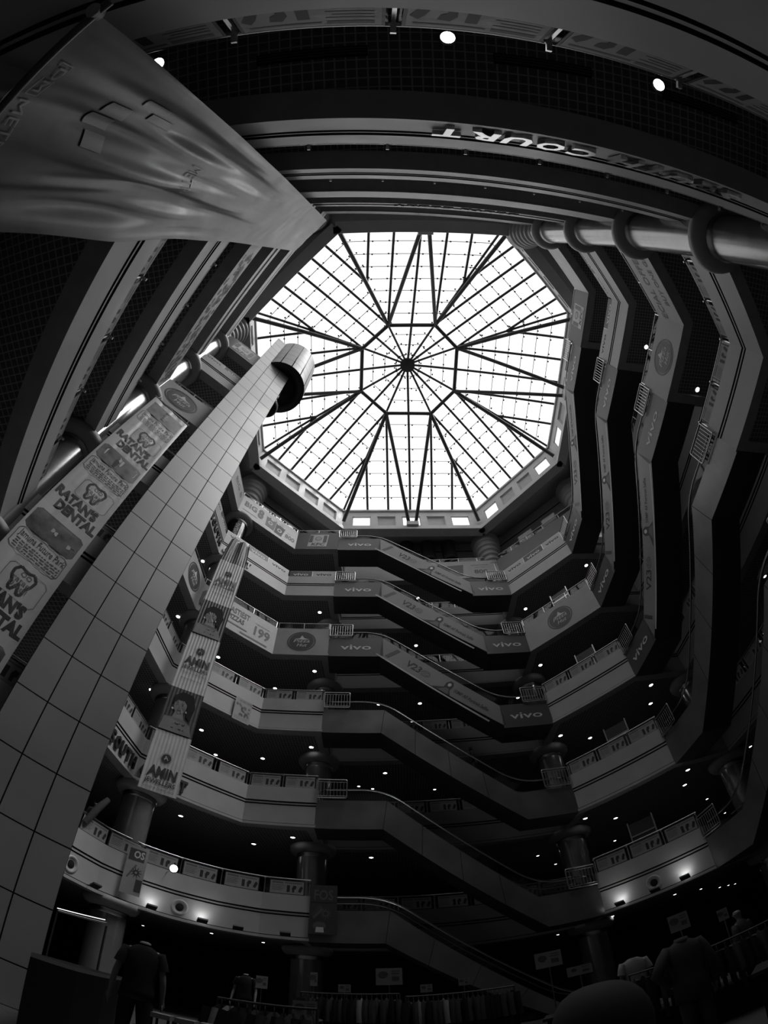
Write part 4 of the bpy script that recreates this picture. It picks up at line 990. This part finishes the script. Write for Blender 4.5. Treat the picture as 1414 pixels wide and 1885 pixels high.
def figure(loc, yaw, label, cat, h=1.75, head=True, skin=mskin, shirt=dcloth, trousers=dcloth, sleeve=.5, lh=None, rh=None, lean=0.0, hair=None, name='mannequin', group=None, collar=None, bulk=1.0, neckcap=None):
    """figure facing -y before the yaw; lh / rh = (elbow, wrist) positions for left / right arm"""
    k = h / 1.75; root = empty(name, loc, label, cat, group); 
    V = lambda x, y, z: Vector((x, y - lean * max(0, z - .95), z)) * k
    lsh, rsh = V(.185, 0, 1.43), V(-.185, 0, 1.43)
    le, lw = (Vector(p) * k for p in (lh or ((.25, .02, 1.13), (.27, -.08, .88)))); re_, rw = (Vector(p) * k for p in (rh or ((-.25, .02, 1.13), (-.27, -.08, .88))))
    J = [(V(0, 0, .96), (.12 * k, .085 * k)), (V(0, 0, 1.12), (.115 * k, .08 * k)), (V(0, 0, 1.3), (.135 * k, .09 * k)), (V(0, 0, 1.41), (.075 * k, .06 * k)), (V(0, 0.005, 1.5), .05 * k)]
    E_ = [(0, 1), (1, 2), (2, 3), (3, 4)]
    if head:
        J += [(V(0, -.005, 1.57), .06 * k), (V(0, -.015, 1.64), (.078 * k, .095 * k)), (V(0, -.01, 1.71), (.066 * k, .08 * k))]; E_ += [(4, 5), (5, 6), (6, 7)]
    def chain(st, pts):
        i0 = st
        for p, r in pts: J.append((p, r)); E_.append((i0, len(J) - 1)); i0 = len(J) - 1
        return i0
    for sh, el, wr, sg in ((lsh, le, lw, 1), (rsh, re_, rw, -1)):
        d = (wr - el).normalized(); tip = chain(3, [(sh, .042 * k), (sh.lerp(el, .5), .042 * k), (el, .038 * k), (el.lerp(wr, .5), .036 * k), (wr, .024 * k), (wr + d * .05 * k, (.036 * k, .02 * k)), (wr + d * .085 * k, (.038 * k, .018 * k))])
        side = d.cross(Vector((1, 0, 0))).normalized() if abs(d.x) < .9 else Vector((0, 1, 0)); palm = wr + d * .085 * k
        for f, (o_, L_) in enumerate(((-.03, .065), (-.01, .078), (.01, .074), (.03, .058))):
            b0 = palm + side * o_ * k; chain(tip, [(b0 + d * .012 * k, .0088 * k), (b0 + d * L_ * .55 * k, .0082 * k), (b0 + d * L_ * k + Vector((-sg * .012, 0, 0)) * k, .007 * k)])
        chain(tip - 1, [(wr + d * .055 * k - side * .045 * k, .010 * k), (wr + d * .10 * k - side * .062 * k, .0085 * k)])
    for sg in (1, -1):
        chain(0, [(V(.09 * sg, 0, .86), .07 * k), (V(.11 * sg, 0, .50), .052 * k), (V(.115 * sg, .02, .30), .05 * k), (V(.115 * sg, .02, .08), .036 * k), (V(.12 * sg, -.07, .04), (.04 * k, .03 * k)), (V(.125 * sg, -.15, .03), .028 * k)])
    skin_mesh('body', J, E_, 0, skin, root)
    b = bulk; hem = .74 if sleeve > .6 and bulk > 1.05 else .84
    def loft(mb, rings, m, n=24, closed=False):
        vs = []
        for (z, x, y, rx, ry) in rings:
            for i in range(n):
                t = 2 * math.pi * i / n; q = 1 + .03 * math.sin(3 * t + z * 9) + .015 * math.sin(7 * t - z * 13)
                p = V(x + rx * q * math.cos(t), y + ry * q * math.sin(t), z); vs.append(p + Vector(loc))
        mb.add(vs, [(j * n + i, j * n + (i + 1) % n, (j + 1) * n + (i + 1) % n, (j + 1) * n + i) for j in range(len(rings) - 1) for i in range(n)], m, True)
    mb = MB(); L3 = Vector(loc)
    loft(mb, [(hem + .01, 0, 0, .165 * b, .11 * b), (hem, 0, 0, .195 * b, .135 * b), (.95, 0, 0, .185 * b, .128 * b), (1.1, 0, 0, .168 * b, .118 * b), (1.25, 0, 0, .19 * b, .128 * b), (1.36, 0, 0, .198 * b, .118 * b), (1.43, 0, 0, .178 * b, .10 * b), (1.475, 0, 0, .12, .088), (1.50, 0, 0, .072, .068)], shirt)
    mb.build('shirt', root)
    for sh, el, wr in ((lsh, le, lw), (rsh, re_, rw)):
        pts = [sh + Vector((-.05 * (1 if sh.x > 0 else -1), 0, -.035)) * k, sh + Vector((0, 0, -.018)) * k, sh.lerp(el, .35), sh.lerp(el, .62)]; rr = [.06 * k * b, .066 * k * b, .07 * k * b, .072 * k * b]
        if sleeve > .6: pts += [el, el.lerp(wr, .5), el.lerp(wr, .95)]; rr = rr[:3] + [.066 * k * b, .062 * k * b, .055 * k * b, .05 * k * b]
        MB().tube([p + L3 for p in rail_pts(pts, .06 * k, 3)] if False else [p + L3 for p in pts], rr, shirt, 14).build('sleeve', root)
    mb = MB(); loft(mb, [(1.02, 0, 0, .15, .105), (.94, 0, 0, .172, .118), (.86, 0, 0, .182, .125), (.80, 0, 0, .18, .12)], trousers)
    for sg in (1, -1): loft(mb, [(.86, .088 * sg, 0, .094, .112), (.7, .1 * sg, 0, .092, .098), (.5, .11 * sg, .005, .076, .082), (.3, .115 * sg, .015, .07, .074), (.1, .115 * sg, .02, .066, .07)], trousers, 18)
    mb.build('trousers', root)
    if neckcap: MB().lathe([(.062 * k, 0), (.062 * k, .02), (.04 * k, .03), (0, .03)], tuple(Vector(loc) + V(0, 0, 1.52)), neckcap, 20).build('neck_cap', root)
    if collar: MB().lathe([(.085 * k, -.02), (.095 * k, .0), (.075 * k, .055), (.068 * k, .05), (.07 * k, 0)], tuple(Vector(loc) + V(0, 0, 1.475)), collar, 24).build('collar', root)
    if head:
        hl = tuple(Vector(loc) + V(0, .012, 1.655))
        if hair: MB().lathe([(.0, .115 * k), (.027 * k, .1135 * k), (.05 * k, .107 * k), (.07 * k, .094 * k), (.085 * k, .075 * k), (.095 * k, .05 * k), (.1 * k, .02 * k), (.095 * k, -.045 * k), (.07 * k, -.09 * k)], hl, hair, 48, a0=-.6, a1=math.pi + .6).build('hair', root)
        fc = Vector(loc)
        for sg in (-1, 1):
            MB().box(Frame(fc + V(.03 * sg, -.098, 1.655), (1, 0, 0), (0, 0, 1)), -.012 * k, .012 * k, -.004 * k, .004 * k, -.003, .006, ink).build('eye', root)
            MB().lathe([(.0, .012), (.012, .006), (.014, -.012), (.0, -.02)], tuple(fc + V(.086 * sg, -.01, 1.64)), skin, 10).build('ear', root)
        MB().lathe([(0, .02), (.008, .01), (.014, -.014), (0, -.018)], tuple(fc + V(0, -.108, 1.63)), skin, 10).build('nose', root)
        MB().box(Frame(fc + V(0, -.1, 1.592), (1, 0, 0), (0, 0, 1)), -.02 * k, .02 * k, -.004 * k, .004 * k, -.003, .006, midink).build('mouth', root)
    root.rotation_euler = (0, 0, yaw)
    return root
def plinth(x, y, h, r, label):
    return tag(MB().lathe([(0, h), (r, h), (r, h - .02), (r - .02, h - .04), (r - .02, 0)], (x, y, 0), vdark, 32).build('display_plinth'), label, 'plinth')
plinth(-2.75, 5.6, .22, .38, 'low dark round plinth under the big black-shirted mannequin at left')
figure((-2.75, 5.6, .22), math.radians(205), 'headless mannequin in a black short-sleeved shirt standing by the dark counter', 'mannequin', h=1.78, head=False, neckcap=lcloth, lh=((.26, .04, 1.12), (.29, -.06, .86)))
plinth(-3.55, 12.6, .35, .36, 'low dark round plinth under the small distant mannequin')
figure((-3.55, 12.6, .35), 0, 'small distant headless mannequin in a dark top with pale arms beyond the racks', 'mannequin', h=1.8, head=False, neckcap=lcloth, sleeve=.4)
figure((2.95, 5.5, 0), math.radians(165), 'headless mannequin in a grey jacket seen from behind, one arm bent', 'mannequin', h=1.72, head=False, shirt=gcloth, trousers=gcloth, sleeve=1, collar=gcloth, bulk=1.12, lh=((.37, .1, 1.16), (.22, -.08, 1.0)), rh=((-.28, .03, 1.12), (-.27, -.05, .86)))
figure((3.55, 8.3, 0), math.radians(170), 'headless mannequin in a plain pale shirt left of the grey-jacketed one', 'mannequin', h=1.74, head=False, shirt=lcloth, trousers=dcloth, sleeve=.5)
figure((5.25, 7.7, 0), math.radians(200), 'mannequin in a grey crumpled shirt at the right edge behind the dark rail', 'mannequin', h=1.66, head=True, shirt=gcloth, trousers=dcloth, sleeve=1)
PS = dict(name='person', cat='person', head=True, hair=dcloth)
figure((3.8, 21.15, 11.38), math.radians(90), 'person in dark clothes standing on the escalator from the third gallery', h=1.8, sleeve=1, skin=skin_m, **PS)
figure((-11.0, 15.65, B(1) + 1.6), math.radians(75), 'person in dark clothes leaning at the lowest gallery railing beside the lift shaft', h=1.72, sleeve=1, skin=skin_m, lean=.15, **PS)
figure((.36, 1.06, -.36), math.radians(200), 'person in a grey hood close to the camera, only the head showing', h=1.72, sleeve=1, skin=gcloth, shirt=gcloth, name='person', cat='person', head=True, hair=gcloth)
tag(MB().tube([(-10.75, 15.1, 6.1), (-10.5, 15.3, 6.9), (-10.35, 15.5, 7.35)], [.13, .15, .11], gcloth, 12).build('rolled_cloth'), 'grey rolled cloth leaning over the lowest gallery railing near the lift shaft', 'cloth')

# ------------------------------------------------------------------ shop floor
def price_board(az, tan, d, wd, ht, label, base=0.0, m=board):
    a = math.radians(az); x, y, z = d * math.sin(a), d * math.cos(a), CZ + tan * d
    o = empty('price_board', (x, y, 0), label, 'sign'); fr = Frame((x, y, z), (math.cos(a), -math.sin(a), 0), (0, 0, 1))
    mb = MB().box(fr, -wd / 2, wd / 2, -ht / 2, ht / 2, -.012, 0, m); f = fr
    mb.ring(f, -wd * .22, ht * .12, 0, ht * .2, .003, midink, 16, 1.3); mb.shape(f, [(wd * .1, -ht * .25), (wd * .38, -ht * .25), (wd * .38, ht * .0), (wd * .1, ht * .0)], .003, midink)
    for k in range(2): mb.line(f, [(wd * .08, ht * (.32 - .14 * k)), (wd * .4, ht * (.32 - .14 * k))], ht * .05, .003, midink)
    mb.build('panel', o); MB().tube([(x, y, base), fr(0, -ht / 2, -.02)], .012, steel, 6).build('pole', o); MB().lathe([(0, .02), (.14, .015), (.15, 0)], (x, y, base), lamp_off, 16).build('foot', o)
price_board(-1.3, .053, 10, .47, .34, 'widest pale price board on a pole above the long clothes rack')
price_board(-5.8, .029, 10, .22, .16, 'small pale price board above the left end of the long clothes rack')
price_board(-9.7, -.017, 5.6, .24, .19, 'pale price board among the garments of the near round rack')
price_board(2.4, .026, 10, .21, .16, 'small pale price board above the middle of the right clothes rack')
price_board(6.2, .033, 10, .19, .15, 'small pale price board at the right end of the clothes racks')
price_board(-14.1, .029, 12, .25, .3, 'upright pale price board beside the small distant mannequin')
price_board(-8.9, .045, 11, .14, .3, 'narrow upright pale board left of the long clothes rack')
price_board(14.9, .05, 9, .43, .28, 'pale price board at the foot of the lowest far escalator')
price_board(17.8, .015, 8, .36, .15, 'blank pale low board right of the escalator foot')
price_board(28.5, .047, 9, .33, .30, 'tilted-looking pale price board above the grey-jacketed mannequin')
price_board(32.9, .027, 9, .17, .2, 'small pale price board near the right edge behind the mannequins')

def garment(name, m):
    """one top on its hanger, hung from z=0, flat in the x-z plane"""
    o = empty(name, (0, 0, 0), 'x', 'garment'); rnd = random.Random(m.name)
    out = [(-.05, -.05), (-.22, -.11), (-.27, -.42), (-.21, -.44), (-.2, -.2), (-.2, -.78), (.2, -.8), (.2, -.2), (.21, -.44), (.27, -.42), (.22, -.11), (.05, -.05)]
    nx, nz = 10, 14; mb = MB()
    for s_ in (-1, 1):
        vs = []
        for j in range(nz + 1):
            t = j / nz; z = -.05 - .75 * t; hw = .06 + .17 * min(1, t * 7) - .02 * t
            for i in range(nx + 1):
                u = -1 + 2 * i / nx; vs.append(Vector((u * hw, s_ * (.028 * (1 - u * u) * min(1, t * 5 + .2)) + .012 * math.sin(u * 7 + t * 3) * t, z)))
        mb.add(vs, [(j * (nx + 1) + i, j * (nx + 1) + i + 1, (j + 1) * (nx + 1) + i + 1, (j + 1) * (nx + 1) + i) for j in range(nz) for i in range(nx)], m, True)
    mb.build('cloth', o)
    for s_ in (-1, 1):
        MB().tube([(s_ * .2, 0, -.1), (s_ * .245, .01, -.26), (s_ * .25, .0, -.5)], [.05, .045, .05], m, 8).build('sleeve', o)
    MB().tube([(0, 0, -.06), (0, 0, .0), (.02, 0, .025), (.04, 0, .0)], .005, steel, 5).build('hanger_hook', o)
    return o
GP = [garment('hanging_garment', m) for m in (dcloth, gcloth, lcloth)]; used = [False] * 3
def rack(p0, p1, z, label, gl, cnt, seed):
    p0, p1 = Vector((*p0, 0)), Vector((*p1, 0)); d = (p1 - p0); L = d.length; d.normalize()
    o = empty('clothes_rack', tuple((p0 + p1) / 2), label, 'clothes rack')
    MB().tube([p0 + Vector((0, 0, z)), p1 + Vector((0, 0, z))], .014, vdark, 8).build('hanging_rail', o)
    sd = Vector((-d.y, d.x, 0))
    for p in (p0, p1):
        MB().tube([p + Vector((0, 0, .03)), p + Vector((0, 0, z))], .014, vdark, 8).build('upright', o); MB().tube([p - sd * .25 + Vector((0, 0, .02)), p + sd * .25 + Vector((0, 0, .02))], .018, steel, 8).build('foot', o)
    rnd = random.Random(seed)
    for k in range(cnt):
        w_ = rnd.choice([0, 0, 1, 1, 1, 2] if seed != 9 else [0, 0, 0, 1]); q = p0 + d * (L * (k + .5) / cnt) + Vector((0, 0, z - .018))
        lab = '%s garment hanging on the %s' % (('black', 'grey', 'pale')[w_], gl); grp = '%s garments on the %s' % (('black', 'grey', 'pale')[w_], gl)
        M = Matrix.Translation(q) @ Matrix.Rotation(math.atan2(d.y, d.x) + math.pi / 2 + rnd.uniform(-.25, .25), 4, 'Z')
        if not used[w_]: GP[w_].matrix_world = M; GP[w_]['label'] = lab; GP[w_]['group'] = grp; used[w_] = True
        else: dup(GP[w_], M, lab, grp)
rack((-1.65, 9.2), (-.05, 9.05), 1.56, 'steel clothes rack at lower centre, left of two, packed with garments', 'left clothes rack at lower centre', 20, 1)
rack((.05, 9.0), (1.75, 8.9), 1.50, 'steel clothes rack at lower centre, right of two, packed with garments', 'right clothes rack at lower centre', 22, 2)
rack((-1.75, 5.3), (-.75, 5.05), 1.32, 'low clothes rack nearest the camera with garments at lower left of centre', 'low near clothes rack', 11, 4)
rack((3.1, 7.5), (7.2, 5.0), 1.22, 'long dark clothes rack at lower right behind the grey-jacketed mannequin', 'long dark rack at lower right', 40, 9)
rack((4.2, 4.3), (6.6, 2.6), 1.05, 'dark clothes rack at the lower right edge', 'dark rack at the lower right edge', 24, 9)

# dark curved counter at lower left with a pale edge
cnt = empty('counter', (-5.6, 8.2, 0), 'dark curved counter with a pale edge at the foot of the lift shaft', 'counter')
cp = [(-4.05, 5.5), (-4.6, 7.3), (-5.2, 8.9), (-5.9, 10.6), (-6.2, 9.2), (-6.0, 7.4), (-5.2, 5.9)]
cp = [(x, y) for x, y in [(-4.1, 5.45), (-4.15, 6.6), (-4.5, 8.0), (-5.0, 9.4), (-5.6, 10.6), (-5.5, 9.0), (-5.1, 7.7), (-4.65, 6.6)]]
mb = MB(); n_ = len(cp)
for i in range(n_):
    a, b = cp[i], cp[(i + 1) % n_]; mb.add([(a[0], a[1], 0), (b[0], b[1], 0), (b[0], b[1], 1.14), (a[0], a[1], 1.14)], [(0, 1, 2, 3)], wood)
mb.build('body', cnt)
mb = MB()
mb.shape(lambda x, y, d: Vector((x, y, 1.20)), cp, 0, wood)
for i in range(n_):
    a, b = cp[i], cp[(i + 1) % n_]; mb.add([(a[0], a[1], 1.14), (b[0], b[1], 1.14), (b[0], b[1], 1.2), (a[0], a[1], 1.2)], [(0, 1, 2, 3)], midink)
mb.build('counter_top', cnt)
# lit strip over the shop front behind the counter
o = empty('strip_light', (-7.4, 12.4, 2.5), 'thin bright strip light over the shop front behind the counter', 'strip light')
MB().tube([(-8.3, 11.6, 2.42), (-7.1, 12.0, 2.55)], .012, striplamp, 6).build('tube', o); MB().tube([(-8.3, 11.64, 2.36), (-7.05, 12.04, 2.47)], .03, steel, 6).build('housing', o)
for x, y in ((-8.3, 11.64), (-7.05, 12.04)): MB().tube([(x, y, 2.4), (x, y, 0)], .03, lamp_off, 6).build('post', o)
for k in range(3):
    x = -1.62 + .17 * k * 1.0; fr = Frame((x, 3.75 + .02 * k, 0), (1, .1, 0), (0, 0, 1))
    o = empty('stool', tuple(fr(0, 0, 0)), 'pale-topped dark stool at the bottom edge, %s of three' % ('leftmost', 'middle', 'rightmost')[k], 'stool')
    MB().box(fr, -.07, .07, 1.08, 1.12, -.07, .07, board).build('seat', o)
    for a in (-.06, .06):
        for b in (-.06, .06): MB().tube([fr(a, 0, b), fr(a, 1.08, b)], .01, lamp_off, 6).build('leg', o)
# boards and ducts on the top gallery
for k, x in enumerate((1.9, 3.75, 5.6)):
    tag(MB().lathe([(.62, 33.0), (.62, 35.6)], (x, 25.0, 0), vdark, 20, a0=math.pi, a1=2 * math.pi).box(WORLD, x - .62, x + .62, 24.98, 25.2, 33.0, 35.6, vdark).build('wall_duct'), 'dark rounded duct on the top gallery far wall, %s of three' % ('leftmost', 'middle', 'rightmost')[k], 'duct')
for n, (t, wd, lab) in {6: (.42, 1.5, 'slatted pale price board standing at the top gallery in the far right corner')}.items():
    a, b = edge_of[(6, 'far_right')][0]; fr = edge_frame(a, b, B(6) + 1.9)
    for x in (3.0, 5.3):
        o = empty('menu_board', tuple(fr(x, 0, -.35)), 'pale ruled menu board behind the top gallery railing in the far right corner, %s' % ('left one' if x < 4 else 'right one'), 'sign')
        mb = MB().box(fr, x - .65, x + .65, -.1, 1.55, -.42, -.38, board2)
        for q in range(3): mb.line(fr, [(x - .6, .3 + .38 * q), (x + .6, .3 + .38 * q)], .07, -.37, midink)
        mb.build('panel', o)
        for e in (-.66, .66): MB().box(fr, x + e - .03, x + e + .03, -.3, 1.6, -.43, -.36, steel).build('post', o)
# easels behind the far right corner railings
for n in (4, 3, 2, 1):
    a, b = edge_of[(n, 'far_right')][0]; fr = edge_frame(a, b, B(n) + 1.62); x = 2.7 if n > 1 else 2.3
    o = empty('display_easel', tuple(fr(x, 0, -.8)), 'dark framed display board behind the %s gallery railing in the far right corner' % ORD[n], 'sign')
    mb = MB().box(fr, x - .55, x + .55, .2, 2.0, -.84, -.8, dboard); mb.shape(fr, [(x - .45, .3), (x + .45, .3), (x + .45, .95), (x + .1, 1.15), (x - .2, .9), (x - .45, 1.1)], -.79, board if n > 2 else vdark); mb.build('panel', o)
    for e in (-.58, .58): MB().box(fr, x + e - .03, x + e + .03, -.02, 2.1, -.85, -.78, steel).build('post', o)
    MB().box(fr, x - .6, x + .6, 1.35, 1.42, -.79, -.76, steel).build('crossbar', o)

for (x0, y0, x1, y1, h, lab) in ((3.3, 7.75, 7.3, 5.3, .55, 'long low dark display base under the long clothes rack at lower right'), (1.7, 7.0, 2.5, 6.75, .95, 'dark display table left of the grey-jacketed mannequin'), (3.4, 5.0, 4.6, 4.0, .8, 'dark display table right of the grey-jacketed mannequin')):
    fr = Frame((x0, y0, 0), (x1 - x0, y1 - y0, 0), (0, 0, 1)); L_ = math.hypot(x1 - x0, y1 - y0)
    o = empty('display_table', tuple(fr(L_ / 2, 0, 0)), lab, 'table')
    MB().box(fr, 0, L_, h - .05, h, -.4, .4, lamp_off).build('table_top', o, bevel=.01)
    MB().box(fr, .05, L_ - .05, 0, h - .05, -.34, .34, dcloth).build('base', o)
